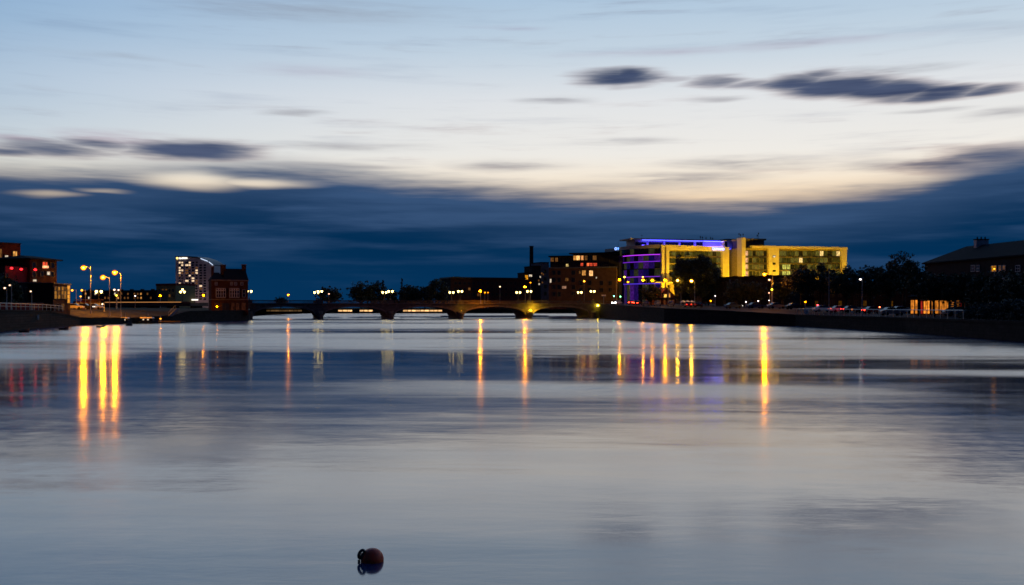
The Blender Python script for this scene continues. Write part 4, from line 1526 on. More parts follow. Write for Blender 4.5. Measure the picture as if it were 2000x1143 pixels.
volume(f, 1056.1, 1072, 3, f.z(1064, 513.5), 13, GREYR, root)
slab(f, 1023.5, 1040.5, f.z(1032, 534) + .01, f.z(1032, 532.4), -9.2, .3, SLATE, root, 'roof_slab')
slab(f, 1039.8, 1056.4, f.z(1048, 521) + .01, f.z(1048, 519.5), -11.2, .3, SLATE, root, 'roof_slab')
slab(f, 1055.8, 1072.4, f.z(1064, 513.5) + .01, f.z(1064, 512), -13.2, .3, SLATE, root, 'roof_slab')
f.win(root, 1025.5, 1031, 546, 538, em(AMB, 0.9, 'window'), FRAMED, (2, 1))
f.win(root, 1033, 1039, 540.5, 536.5, LITWH, FRAMED, (2, 1))
for xx, yy in ((1052, 548), (1058, 534), (1061, 536), (1055, 541), (1053, 555), (1059, 552)):
    f.win(root, xx - 1.2, xx + 1.2, yy + 1.6, yy - 1.6, LITWH if yy % 2 else LITD, FRAMED)
for xx in (1045, 1065):
    for yy in (530, 545, 560, 574):
        f.win(root, xx - 2.2, xx + 2.2, yy + 3, yy - 3, GLASS, FRAMED)


# ---- apartment block
def apartments():
    f = Fac(1071, 452, 1206, 440)
    root = thing('apartment_block', 'brown stepped apartment block with lit top-floor windows left of the floodlit hotel', 'building', f.at(1135).to_tuple())
    brown = pm('brown_brick', (0.16, 0.085, 0.05), 0.85, 0.2, 0.6)
    volume(f, 1072, 1204, 3, f.z(1138, 524), 16, brown, root)
    slab(f, 1071, 1205, f.z(1138, 524) + .002, f.z(1138, 521.5), -16.2, 0.7, CREAM if False else GREYR, root, 'balcony_band')
    zt = f.z(1138, 497)
    slab(f, 1073, 1118, f.z(1138, 521.49), f.z(1095, 502), -15, -1.2, DKREN, root, 'penthouse_wall')
    slab(f, 1118.1, 1189, f.z(1138, 521.49), f.z(1150, 496), -15, -0.9, DKREN, root, 'penthouse_wall')
    slab(f, 1071.5, 1117, f.z(1095, 502) + .01, f.z(1095, 499.5), -15.5, 0.4, SLATE, root, 'roof_slab')
    slab(f, 1112, 1191, f.z(1150, 496) + .01, f.z(1150, 493.5), -15.5, 0.6, SLATE, root, 'roof_slab')
    slab(f, 1160, 1166, f.z(1150, 493.5) + .01, f.z(1163, 491.5), -9, -6, METAL, root, 'roof_vent')
    slab(f, 1189.2, 1207, 3, f.z(1198, 499), -14, -1.5, DKREN, root, 'dark_wing')
    # penthouse glazing, some of it lit
    for x0, x1, m in ((1074, 1080, LITD), (1083, 1088, LITD), (1091, 1096, GLASS), (1099, 1104, GLASS), (1107, 1113, GLASS)):
        f.win(root, x0, x1, 511, 503.5, m, FRAMED, (2, 1), out=-1.15)
    for x0, x1, m in ((1119, 1123.5, LITO), (1125, 1131, em((1.0, 0.5, 0.15), 1.8, 'window')), (1133, 1138.5, em((1.0, 0.4, 0.12), 1.0, 'window')), (1141, 1146, LITD), (1149, 1155, GLASS), (1157, 1164, LITD)):
        f.win(root, x0, x1, 508, 499.5, m, FRAMED, (2, 1), out=-0.85)
    f.win(root, 1104, 1109, 520.5, 516, LITY, FRAMED, out=-1.15)
    for x0, x1, m in ((1133, 1138, LITR), (1145, 1150, em((1.0, 0.18, 0.05), 1.4, 'window')), (1151, 1156, LITR), (1158, 1165, LITR)):
        f.win(root, x0, x1, 519.5, 514, m, FRAMED, out=-0.85)
    for x0, x1, yb, yt, m in ((1137, 1144, 538, 528.5, LITO), (1151, 1158, 539, 528.5, em((1.0, 0.5, 0.18), 1.6, 'window')), (1131, 1134, 535, 529, LITD), (1074, 1077, 552, 545, LITWH),
                              (1104, 1110, 549, 543, LITD), (1164, 1166, 544, 541, LITWH), (1098, 1106, 564, 559, em((1.0, 0.5, 0.3), 0.4, 'window'))):
        f.win(root, x0, x1, yb, yt, m, FRAMED, (2, 1))
    for xx in (1082, 1092, 1120):
        for yy in (533, 547, 561, 575):
            f.win(root, xx - 3, xx + 3, yy + 4, yy - 4, GLASS, FRAMED, (2, 1))
    for xx in (1135, 1152, 1175, 1192):
        for yy in (553, 567):
            f.win(root, xx - 3, xx + 3, yy + 4, yy - 4, GLASS, FRAMED, (2, 1))
    mb = MB()
    for k in range(30):
        a = 1072.5 + k * 3.95
        f.box(mb, a, a + .5, f.z(1138, 521.4), f.z(1138, 517.8), 0.5, 0.56)
    f.box(mb, 1072, 1189, f.z(1138, 517.8), f.z(1138, 517.3), 0.48, 0.58)
    mb.build('balcony_railing', METAL, root)


apartments()


# ------------------------------------------------------------------ the floodlit hotel
def hotel():
    f = Fac(1290, 432, 1425, 449)
    w = Fac(1447, 440, 1655, 454)
    zb = 3.6
    root = thing('floodlit_hotel', 'modern hotel washed in yellow light with a blue and violet glass corner', 'building', f.at(1350).to_tuple())
    OLIVE = em((0.95, 0.78, 0.10), 0.06, 'window')
    OLIVE2 = em((0.95, 0.80, 0.14), 0.15, 'window')
    LAMPED = em((1.0, 0.66, 0.22), 1.3, 'window')
    zt = f.z(1350, 484)
    volume(f, 1290, 1420, zb, zt, 18, pm('ochre_panel', (0.30, 0.24, 0.12)), root, 'main_wall')
    # cream frame of columns and beams
    slab(f, 1288.5, 1294.5, zb, zt, 0.003, 1.4, CREAM, root, 'column')
    slab(f, 1298, 1303.5, zb, zt, 0.003, 1.4, CREAM, root, 'column')
    slab(f, 1407.5, 1420.5, zb, zt, 0.003, 1.4, CREAM, root, 'column')
    slab(f, 1287.5, 1421, zt + .002, f.z(1350, 480.5), -18, 1.5, CREAM, root, 'roof_beam')
    slab(f, 1303.6, 1407.4, f.z(1355, 490), zt, 0.003, 1.2, CREAM, root, 'front_beam')
    rows = ((500, 491.5), (513, 504.5), (526, 517.5), (539, 530.5))
    rg = random.Random(4)
    for r_, (yb, yt) in enumerate(rows):
        slab(f, 1303.6, 1407.4, f.z(1355, yb + 2.6), f.z(1355, yb + 1.4), 0.003, 0.35, FRAMED, root, 'floor_band')
        for i in range(13):
            a = 1304.8 + i * 7.9
            m = rg.choice([OLIVE, OLIVE, OLIVE2, OLIVE2, GLASS, LAMPED if r_ == 0 and i in (7, 8) else OLIVE])
            f.win(root, a, a + 6.6, yb, yt, m, FRAMED, (2, 1), 0.09)
    # glazed curved corner
    A, B = Vector((X(1208, 456), 456, 0)), f.at(1289) + f.n * 0.6
    n = 11
    arc = []
    nn = Vector(((B - A).y, -(B - A).x, 0)).normalized()
    for i in range(n + 1):
        t = i / n
        arc.append(A + (B - A) * t + nn * (4.2 * math.sin(math.pi * t) ** 0.9))
    lv = [zb] + [Z(y_, 442) for y_ in (556, 542.5, 527.5, 513.5, 500.5, 487)]
    GL2 = em((0.55, 0.60, 0.25), 0.045, 'window')
    GV = [em((0.16, 0.04, 0.9), 0.10, 'window'), em((0.08, 0.04, 0.9), 0.06, 'window'), em((0.30, 0.05, 0.9), 0.16, 'window')]  # violet glow over the glass between the strips, put in as emission
    for li in range(6):
        for i in range(n):
            p, q = arc[i], arc[i + 1]
            d = (q - p).normalized()
            nm = Vector((d.y, -d.x, 0))
            p, q = p + d * 0.06, q - d * 0.06
            mb = MB()
            z0, z1 = lv[li] + 0.45, lv[li + 1] - 0.02
            mb.hexa([p + Vector((0, 0, z0)), q + Vector((0, 0, z0)), q - nm * .15 + Vector((0, 0, z0)), p - nm * .15 + Vector((0, 0, z0)),
                     p + Vector((0, 0, z1)), q + Vector((0, 0, z1)), q - nm * .15 + Vector((0, 0, z1)), p - nm * .15 + Vector((0, 0, z1))])
            mb.build('glass_panel', GL2 if (i * 3 + li * 5) % 4 == 0 else (GV[(i + li) % 3] if li < 5 and i > 1 and (i * 7 + li * 3) % 5 < 3 else GLASS), root)
        mb = MB()
        for i in range(n):
            p, q = arc[i], arc[i + 1]
            mb.hexa([p + nn * .25 + Vector((0, 0, lv[li])), q + nn * .25 + Vector((0, 0, lv[li])), q - nn * .8 + Vector((0, 0, lv[li])), p - nn * .8 + Vector((0, 0, lv[li])),
                     p + nn * .25 + Vector((0, 0, lv[li] + .42)), q + nn * .25 + Vector((0, 0, lv[li] + .42)), q - nn * .8 + Vector((0, 0, lv[li] + .42)), p - nn * .8 + Vector((0, 0, lv[li] + .42))])
        sl = mb.build('floor_slab', FRAMED, root)
        if li in (1, 2, 4, 5):
            mb = MB()
            i0 = 2 if li > 2 else 3
            for i in range(i0, n):
                p, q = arc[i] + nn * .262, arc[i + 1] + nn * .262
                mb.hexa([p + Vector((0, 0, lv[li] + .08)), q + Vector((0, 0, lv[li] + .08)), q + nn * .08 + Vector((0, 0, lv[li] + .08)), p + nn * .08 + Vector((0, 0, lv[li] + .08)),
                         p + Vector((0, 0, lv[li] + .36)), q + Vector((0, 0, lv[li] + .36)), q + nn * .08 + Vector((0, 0, lv[li] + .36)), p + nn * .08 + Vector((0, 0, lv[li] + .36))])
            mb.build('led_strip', em({5: (0.55, 0.04, 1.0), 4: (0.30, 0.03, 1.0), 2: (0.35, 0.05, 1.0), 1: (0.12, 0.05, 1.0)}[li], {5: 1.5, 4: 0.8, 2: 0.7, 1: 1.0}[li]), sl)
    # core behind the glass so that nothing shows through, and the cornice above
    mb = MB()
    base = [p - nn * 1.0 for p in arc] + [f.at(1290) - f.n * 16, A - f.n * 12]
    m = len(base)
    mb.add([p + Vector((0, 0, zb)) for p in base] + [p + Vector((0, 0, lv[6])) for p in base],
           [tuple(range(m))[::-1], tuple(range(m, 2 * m))] + [(i, (i + 1) % m, m + (i + 1) % m, m + i) for i in range(m)])
    mb.build('corner_core', DKREN, root)
    mb = MB()
    base = [p + nn * 0.7 for p in arc] + [f.at(1290) - f.n * 15, A - f.n * 12]
    mb.add([p + Vector((0, 0, lv[6] + .01)) for p in base] + [p + Vector((0, 0, zt + .9)) for p in base],
           [tuple(range(m))[::-1], tuple(range(m, 2 * m))] + [(i, (i + 1) % m, m + (i + 1) % m, m + i) for i in range(m)])
    mb.build('corner_cornice', CREAM, root)
    # set-back penthouse in blue light under a thin roof
    pz0, pz1 = f.z(1350, 480.4), f.z(1350, 467.5)
    P = Fac(1236, 442, 1420, 455)
    slab(P, 1240, 1416, zt + .95, pz1, -10, 0, WHITER, root, 'penthouse_wall')
    slab(P, 1228, 1421, pz1 + .01, pz1 + 0.55, -11, 2.2, CREAM, root, 'penthouse_roof')
    for x0, x1 in ((1241, 1262), (1267, 1294), (1300, 1324), (1330, 1354), (1360, 1372)):
        P.win(root, x0, x1, 480, 473.5, GLASS, FRAMED, (4, 1), 0.08)
    for x0, x1, k in ((1252, 1300, 5), (1300, 1330, 5), (1330, 1372, 5), (1372, 1410, 8)):
        mb = MB()
        P.box(mb, x0, x1 - 1, pz1 - 0.22, pz1 - 0.1, 1.3, 1.6)
        mb.build('led_strip', em(BLUE, k * 2.4), root)
        mb = MB()
        P.box(mb, x0, x1 - 1, zt + 1.25, zt + 1.40, 0.9, 1.2)
        mb.build('led_strip', em((0.10, 0.06, 1.0), k * 2.4), root)
    for xx in (1265, 1297, 1327, 1357):
        slab(P, xx - 1, xx + 1, zt + .96, pz1, 0.003, 0.5, WHITER, root, 'pilaster')
    # signs
    f.text(root, 'STRAND', 1391, 488.8, 4.6, em((0.30, 0.38, 1.0), 4.0), 1.75, 'sign_lettering', wpx=24)
    f2 = Fac(1205, 456, 1226, 452)
    f2.text(root, 'STRAND', 1211.5, 488.0, 3.6, em((0.10, 0.30, 1.0), 5.0), 2.2, 'sign_lettering', wpx=12)
    for ff, px, py, oo in ((f, 1389, 486.4, 1.75), (f2, 1208, 486.4, 2.2)):
        c = ff.at(px) + ff.n * oo + Vector((0, 0, ff.z(px, py)))
        mb = MB()
        for k in range(10):
            a0, a1 = k * 0.62, (k + 1) * 0.62
            mb.cyl(c + ff.t * 0.55 * math.cos(a0) + Vector((0, 0, .55 * math.sin(a0))), c + ff.t * 0.55 * math.cos(a1) + Vector((0, 0, .55 * math.sin(a1))), 0.10, n=5)
        mb.build('sign_emblem', em((0.25, 0.40, 1.0), 4.0), root)
    # recess with lit windows, then the tall pillar
    rc = Fac(1420, 456, 1448, 458)
    volume(rc, 1418, 1448, zb, rc.z(1434, 467), 12, DKREN, root, 'recess_wall')
    for yb, yt in ((501, 491), (513, 503.5), (528.5, 516), (540, 531)):
        rc.win(root, 1429.5, 1437.5, yb, yt, em((1.0, 0.78, 0.28), 1.4 if yb != 513 else 0.5, 'window'), FRAMED)
        rc.win(root, 1422.5, 1427.5, yb, yt, OLIVE, FRAMED)
        rc.win(root, 1440, 1445, yb, yt, GLASS, FRAMED)
    mb = MB()
    rc.box(mb, 1421, 1444, rc.z(1434, 487.5), rc.z(1434, 487), 1.2, 1.5)
    mb.build('led_strip', em(BLUE, 9), root)
    slab(rc, 1420, 1446, rc.z(1434, 489.5), rc.z(1434, 488.3), 0.003, 1.6, FRAMED, root, 'ledge')
    slab(rc, 1420, 1446, rc.z(1434, 488.2), rc.z(1434, 470), 0.003, 0.4, WHITER, root, 'blue_wall_panel')
    zw = w.z(1550, 486)
    volume(w, 1447, 1650, zb, zw, 17, pm('ochre_panel', (0.30, 0.24, 0.12)), root, 'wing_wall')
    slab(w, 1446, 1453, zb, w.z(1450, 464.5), -3, 1.5, CREAM, root, 'column')
    slab(w, 1465.5, 1651.5, zw + .002, w.z(1550, 481.5), -17, 1.6, CREAM, root, 'roof_beam')
    slab(w, 1499, 1518.5, zb, zw, 0.003, 1.3, CREAM, root, 'column')
    slab(w, 1641.5, 1651, zb, zw, 0.003, 1.3, CREAM, root, 'column')
    # plant room and masts
    slab(w, 1454, 1497, zw + .01, w.z(1475, 469), -12, -2, FRAMED, root, 'plant_room')
    slab(w, 1453.5, 1498, w.z(1475, 469) + .01, w.z(1475, 465.8), -12.5, -0.6, pm('ochre_panel', (0.30, 0.24, 0.12)), root, 'plant_roof')
    for xx, yt in ((1456, 453), (1459, 455), (1464, 454), (1492, 456), (1494.5, 452), (1404, 461), (1408, 462), (1384, 459), (1388, 460), (1395, 461)):
        ff = w if xx > 1440 else f
        c = ff.at(xx) - ff.n * 6
        mb = MB().cyl((c.x, c.y, ff.z(xx, 470)), (c.x, c.y, ff.z(xx, yt)), 0.10, 0.05, 6)
        mb.box(c.x - .22, c.x + .22, c.y - .1, c.y + .1, ff.z(xx, yt + 4), ff.z(xx, yt + 1))
        mb.build('mast', METAL, root)
    c = P.at(1257) - P.n * 2
    MB().cyl((c.x, c.y, pz1), (c.x, c.y, P.z(1257, 458)), 0.06, 0.03, 6).box(c.x - .5, c.x + .5, c.y - .03, c.y + .03, P.z(1257, 460), P.z(1257, 459.4)).build('mast', METAL, root)
    c = A + nn * .2
    MB().cyl((c.x, c.y, lv[6]), (c.x, c.y, Z(472, 456)), 0.09, 0.04, 6).build('mast', METAL, root)
    rows = ((500, 490.5), (513, 504), (526, 517), (539, 530))
    rg = random.Random(9)
    for r_, (yb, yt) in enumerate(rows):
        slab(w, 1454, 1498.8, w.z(1475, yb + 2.6), w.z(1475, yb + 1.4), 0.003, 0.35, FRAMED, root, 'floor_band')
        slab(w, 1518.7, 1641.3, w.z(1580, yb + 2.6), w.z(1580, yb + 1.4), 0.003, 0.35, FRAMED, root, 'floor_band')
        w.win(root, 1455, 1460.5, yb, yt, em((1.0, 0.55, 0.3), 0.9, 'window'), FRAMED)
        for i in range(5):
            a = 1463 + i * 7.1
            w.win(root, a, a + 5.6, yb, yt, rg.choice([OLIVE, OLIVE2, GLASS]) if i < 4 else GLASS, FRAMED, (2, 1))
        for i in range(15):
            a = 1520 + i * 8.1
            m = rg.choice([OLIVE, OLIVE2, OLIVE, GLASS, OLIVE2])
            if (r_, i) in ((0, 10), (0, 14), (1, 5)):
                m = LAMPED
            if r_ >= 2 and i in (1, 2):
                m = em((0.9, 0.85, 0.15), 0.8, 'window')
            w.win(root, a, a + 6.8, yb, yt, m, FRAMED, (2, 1), 0.09)
    for yb, yt in ((503, 500), (517, 514), (531, 528)):
        w.win(root, 1506.5, 1511.5, yb, yt, LITWH if yb == 503 else GLASS, FRAMED, (2, 1), out=1.3)
    # entrance canopy
    slab(f, 1262, 1312, Z(552.5, 428), Z(551.4, 428), 1.5, 6.5, CREAM, root, 'entrance_canopy')
    FG = 'yellow floodlights along the hotel front'
    for i, (ff, px, k, zz, wh) in enumerate(((f, 1297, 260, 16, 'below the twin columns'), (f, 1330, 130, 18, 'left of the middle of the main front'), (f, 1368, 130, 18, 'right of the middle of the main front'),
                                             (f, 1413, 260, 18, 'below the right column of the main front'), (w, 1449.5, 170, 18, 'below the tall slim column'), (w, 1478, 50, 18, 'below the glazed bay'),
                                             (w, 1509, 230, 16, 'below the broad pier with small windows'), (w, 1545, 120, 18, 'left on the right wing'), (w, 1590, 120, 18, 'middle of the right wing'), (w, 1628, 120, 18, 'right on the right wing'), (w, 1646, 130, 18, 'below the end column of the right wing'))):
        p = ff.at(px) + ff.n * 19.0
        floodlight((p.x, p.y, 5.2), ff.at(px) + Vector((0, 0, zz)), 1.0, 0.5, YEL, k * 26.0, 'yellow floodlight on the ground before the hotel, ' + wh, FG)


hotel()

# ---- low brick building in orange light by the quay road
f = Fac(1278, 318, 1326, 322)
root = thing('quayside_house', 'small brick house with gabled front glowing in orange street light', 'building', f.at(1300).to_tuple())
zb = 4.4
volume(f, 1284, 1318, zb, f.z(1300, 578), 7, pm('orange_brick', (0.33, 0.12, 0.05), 0.85, 0.2, 0.7), root)
p0, p1, pk = f.at(1284) + Vector((0, 0, f.z(1300, 578))), f.at(1318) + Vector((0, 0, f.z(1300, 578))), f.at(1304) + Vector((0, 0, f.z(1300, 562)))
MB().add([p0, p1, pk, p0 - f.n * 7, p1 - f.n * 7, pk - f.n * 7], [(0, 1, 2), (5, 4, 3), (0, 2, 5, 3), (1, 4, 5, 2)]).build('gable_roof', pm('orange_brick', (0.33, 0.12, 0.05)), root)
f.win(root, 1296, 1302, 581, 575, em((1.0, 0.55, 0.08), 1.6, 'window'), FRAMED, (2, 1))
f.win(root, 1306, 1309, 581, 573, em((1.0, 0.4, 0.08), 0.9, 'window'), FRAMED)
for xx in (1288, 1298, 1308, 1314):
    f.win(root, xx - 2, xx + 2, 596, 586, em((1.0, 0.25, 0.06), 0.12, 'window'), FRAMED, (2, 2))
slab(f, 1280, 1322, f.z(1300, 583.4), f.z(1300, 582.2), 0.003, 1.4, METAL, root, 'canopy')
# dark terrace right of the round tree
f = Fac(1398, 290, 1546, 268)
root = thing('dark_terrace', 'dark flat-topped terrace between the round tree and the big trees', 'building', f.at(1470).to_tuple())
zt = f.z(1470, 541.5)
volume(f, 1398, 1546, 2.8, zt, 9, DKREN, root)
slab(f, 1397, 1547, zt + .002, zt + 0.3, -9.3, 0.3, SLATE, root, 'roof_slab')
for xx in (1412, 1446, 1480, 1528):
    slab(f, xx - 2.5, xx + 2.5, zt + .302, zt + 0.7, -6, -4.5, DKREN, root, 'chimney')
grid(f, root, 1404, 1540, ((560, 552), (580, 572)), 11, 0.32, [GLASS] * 10 + [em(AMB, 0.05, 'window')], FRAMED, 21, (2, 2))
grid(f, root, 1404, 1540, ((596, 587),), 6, 0.18, [FRAMED, GLASS], FRAMED, 22, (1, 1))

# low dark block that closes the view under the round tree
f = Fac(1316, 352, 1402, 344)
root = thing('low_garage_block', 'low dark flat-roofed block behind the foot of the big round tree', 'building', f.at(1360).to_tuple())
zt = f.z(1360, 553)
volume(f, 1317, 1402, 3.0, zt, 8, DKREN, root)
slab(f, 1316, 1403, zt + .002, zt + 0.35, -8.3, 0.4, METAL, root, 'roof_slab')
for k in range(6):
    a = 1321 + k * 13.4
    f.win(root, a, a + 9, 592, 574, FRAMED, METAL, (3, 1), 0.1, name='garage_door')
# dark houses closing the view behind the big trees
HG = 'dark houses behind the big trees'
for i, (x0, x1, yt, D0, lb) in enumerate(((1547, 1602, 556, 276, 'dark gabled house behind the leftmost big trees'), (1603, 1664, 553, 270, 'dark gabled house behind the flagpole'),
                                          (1665, 1730, 557, 262, 'dark gabled house behind the white arm lamp'), (1731, 1812, 552, 254, 'dark gabled house behind the tallest tree'))):
    f = Fac(x0, D0, x1, D0 - 4)
    root = thing('gabled_house', lb, 'house', f.at((x0 + x1) / 2).to_tuple(), HG)
    ze = f.z(x0, yt + 9)
    volume(f, x0, x1, 2.0, ze, 8, DKREN, root)
    hip(f, x0, x1, ze + .26, f.z(x0, yt), 8, 0.3, 0.25, SLATE, root)
    slab(f, x0 + 4, x0 + 8, ze, f.z(x0, yt - 3), -5, -3.5, DKREN, root, 'chimney')
    for k in range(4):
        a = x0 + (x1 - x0) * (k + .5) / 4
        f.win(root, a - 3, a + 3, 580, 571, GLASS, FRAMED, (2, 2))
        f.win(root, a - 3, a + 3, 598, 588, GLASS if (k + i) % 3 else em(AMB, 0.06, 'window'), FRAMED, (2, 2))

# ---- right bank street lamps
QL = 'street lamps along the right quay road'
k0 = 330
street_lamp(1210, 547, 1204, 338, gz(1204, 338), SOD, 160, 'amber street lamp, leftmost on the quay road below the glass hotel corner', QL, 0.42)
street_lamp(1219.5, 541, 1220.5, 330, gz(1220, 330), (1.0, 0.66, 0.03), 40, 'taller yellow post-top lamp beside the leftmost quay road lamp', QL, 0.34)
street_lamp(1226.5, 551, 1229, 345, gz(1229, 345), SOD, 30, 'smaller low amber lamp right of the yellow post-top lamp', QL, 0.36)
street_lamp(1256, 547, 1262, 322, gz(1262, 322), SOD, 120, 'amber arm lamp left of the small dark tree on the quay road', QL, 0.40)
street_lamp(1255.5, 541, 1255.5, 350, gz(1255, 350), (1.0, 0.5, 0.05), 20, 'dim amber lamp rising just above the arm lamp by the small dark tree', QL, 0.30)
street_lamp(1274, 547.5, 1279, 318, gz(1279, 318), SOD, 110, 'deep orange arm lamp above the small dark tree', QL, 0.42)
street_lamp(1299, 547.5, 1305, 302, gz(1305, 302), SOD, 220, 'amber arm lamp in front of the orange-lit gabled house', QL, 0.40)
street_lamp(1323.5, 548, 1330, 288, gz(1330, 288), (1.0, 0.45, 0.02), 130, 'warm white arm lamp on a full-height pole left of the round tree', QL, 0.36)
street_lamp(1350.5, 549, 1357, 274, gz(1357, 274), (1.0, 0.45, 0.02), 130, 'warm white arm lamp in front of the round tree', QL, 0.40)
street_lamp(1493, 536, 1509, 236, gz(1509, 236), SOD, 900, 'blazing orange street lamp on a tall pole, before the hotel right wing', QL, 0.34)
street_lamp(1502.5, 546.5, 1507, 246, gz(1507, 246), (1.0, 0.5, 0.2), 12, 'small pinkish lamp just under the blazing lamp before the hotel', QL, 0.26)
street_lamp(1508, 565.5, 1508.6, 238, gz(1508, 238), (0.95, 0.80, 0.02), 40, 'yellow-green lamp halfway down the pole of the blazing lamp', QL, 0.26)
street_lamp(1502, 572, 1503, 248, gz(1503, 248), (1.0, 0.5, 0.25), 8, 'small pink lamp left of the yellow-green one', QL, 0.18)
street_lamp(1680.5, 545.5, 1684, 172, gz(1684, 172), WHITE, 30, 'white modern arm lamp above the promenade before the black trees', QL, 0.16)
LG = 'low globe lamps under the dark terrace'
for px, py, k, lb in ((1457, 590, 22, 'left'), (1481, 588, 26, 'middle'), (1502.5, 587, 34, 'right')):
    street_lamp(px, py, px, 256, gz(px, 256), WHITE, k, 'low white globe lamp before the dark terrace, %s of three' % lb, LG, 0.16, 'globe_post_lamp')
street_lamp(1397, 578, 1397, 270, gz(1397, 270), WHITE, 22, 'small white lamp at the left corner of the dark terrace', QL, 0.15)
street_lamp(1388, 588, 1388, 262, gz(1388, 262), SOD, 60, 'low orange lamp at the foot of the round tree', QL, 0.22)
street_lamp(1573, 590, 1573, 226, gz(1573, 226), SOD, 60, 'low orange lamp under the left edge of the big trees', QL, 0.20)
street_lamp(1597, 596, 1597, 214, gz(1597, 214), RED, 30, 'low red lamp glowing under the big trees', QL, 0.22)
street_lamp(1664, 604, 1664, 200, gz(1664, 200), SOD, 26, 'low orange lamp behind the promenade railing right of the flagpole', QL, 0.16)
street_lamp(1718, 600, 1718, 205, gz(1718, 205), (1.0, 0.16, 0.05), 50, 'low red lamp among the cars right of the white arm lamp', QL, 0.18)
street_lamp(1942, 525, 1942, 150, gz(1942, 150), AMB, 12, 'small amber lamp glimpsed through the trees by the big dark roof', QL, 0.14)


# traffic lights
def traffic_light(px, py, D, col, label):
    x_, z_ = X(px, D), Z(py, D)
    zb = gz(px, D)
    root = thing('traffic_light', label, 'traffic light', (x_, D, zb), 'traffic lights at the bridge end')
    MB().cyl((x_, D, zb), (x_, D, z_ + .5), 0.06, n=6).build('pole', GALV, root)
    hd = MB().box(x_ - .22, x_ + .22, D - .28, D - .07, z_ - .35, z_ + .85).build('signal_head', METAL, root)
    for i, c in enumerate(((0.15, 1.0, 0.35), None, None)):
        mb = MB().cyl((x_, D - .281, z_ - .1 + i * .38), (x_, D - .33, z_ - .1 + i * .38), 0.16, n=10)
        mb.build('lens', em(c, 22) if c else GLASS, hd)


traffic_light(1199, 578, 334, None, 'green traffic light left one at the right end of the bridge')
traffic_light(1211.5, 579, 330, None, 'green traffic light right one at the right end of the bridge')
p = Vector((X(1179, 345), 345, gz(1179, 345)))
root = thing('road_sign', 'pale T-shaped road sign at the right bridge end', 'sign', p.to_tuple())
MB().cyl(p, p + Vector((0, 0, Z(578, 345) - p.z)), 0.06, n=6).build('post', GALV, root)
MB().box(p.x - .75, p.x + .75, 344.86, 344.93, Z(578.5, 345), Z(575.8, 345)).build('panel', WHITEP, root)


# ---- vehicles
def car(px, D, ang, paint, label, heads=0.0, tails=0.0, group='cars parked along the quays', s=1.0, van=False):
    x_, y_ = X(px, D), D
    zb = ground_z(x_, y_) + 0.02
    root = thing('parked_car', label, 'car', (x_, y_, zb), group)
    root.rotation_euler = (0, 0, ang)
    if van:
        prof = [(-2.3, .35), (-2.35, .9), (-2.3, 1.9), (1.0, 1.95), (1.6, 1.3), (2.3, 1.05), (2.35, .4)]
        top = None
    else:
        prof = [(-2.1, .35), (-2.15, .72), (-2.05, .95), (-1.3, 1.0), (1.0, .98), (1.95, .82), (2.12, .6), (2.08, .33)]

    def ext(pr, w, taper=None):
        n = len(pr)
        mb = MB()
        vs = [(a * s, -(w if taper is None else taper[i]) * s, b * s) for i, (a, b) in enumerate(pr)] + [(a * s, (w if taper is None else taper[i]) * s, b * s) for i, (a, b) in enumerate(pr)]
        fs = [tuple(range(n)), tuple(range(2 * n - 1, n - 1, -1))] + [(i, n + i, n + (i + 1) % n, (i + 1) % n) for i in range(n)]
        return mb.add(vs, fs)

    def loc(mb, name, mat, par=root):
        me = bpy.data.meshes.new(name)
        me.from_pydata(mb.v, [], mb.f)
        me.materials.append(mat)
        o = bpy.data.objects.new(name, me)
        COL.objects.link(o)
        o.parent = par
        return o
    loc(ext(prof, 0.86), 'body', paint)
    if not van:
        cab = [(-1.5, .99), (-1.0, 1.40), (0.25, 1.44), (1.05, .97)]
        loc(ext(cab, .7, [.80, .62, .62, .78]), 'cabin_glass', GLASS)
        loc(ext([(-1.0, 1.405), (-0.95, 1.46), (0.2, 1.50), (0.28, 1.445)], .62), 'roof', paint)
    else:
        loc(ext([(1.02, 1.90), (1.58, 1.32), (1.64, 1.32), (1.1, 1.92)], .8), 'windscreen', GLASS)
    wm = CACHE.get('wheel')
    if wm is None:
        wm = bpy.data.meshes.new('wheel')
        q = MB().cyl((0, -0.1, 0), (0, 0.1, 0), 0.32, n=12)
        wm.from_pydata(q.v, [], q.f)
        wm.materials.append(TYRE)
        CACHE['wheel'] = wm
    for a in (-1.3, 1.3):
        for b in (-.80, .80):
            o = bpy.data.objects.new('wheel', wm)
            COL.objects.link(o)
            o.parent = root
            o.location = (a * s, b * s, 0.32)
    e = 2.16 if not van else 2.37
    for b in (-.6, .6):
        loc(MB().box((e - .08) * s, (e + .02) * s, (b - .16) * s, (b + .16) * s, .62 * s, .78 * s), 'headlight', em(WHITE, heads) if heads else FRAMEW)
        loc(MB().box(-(e + .03) * s, -(e - .08) * s, (b - .15) * s, (b + .15) * s, .68 * s, .86 * s), 'taillight', em((1.0, 0.03, 0.01), tails) if tails else pm('red_lens', (0.25, 0.01, 0.01), 0.3))
    return root


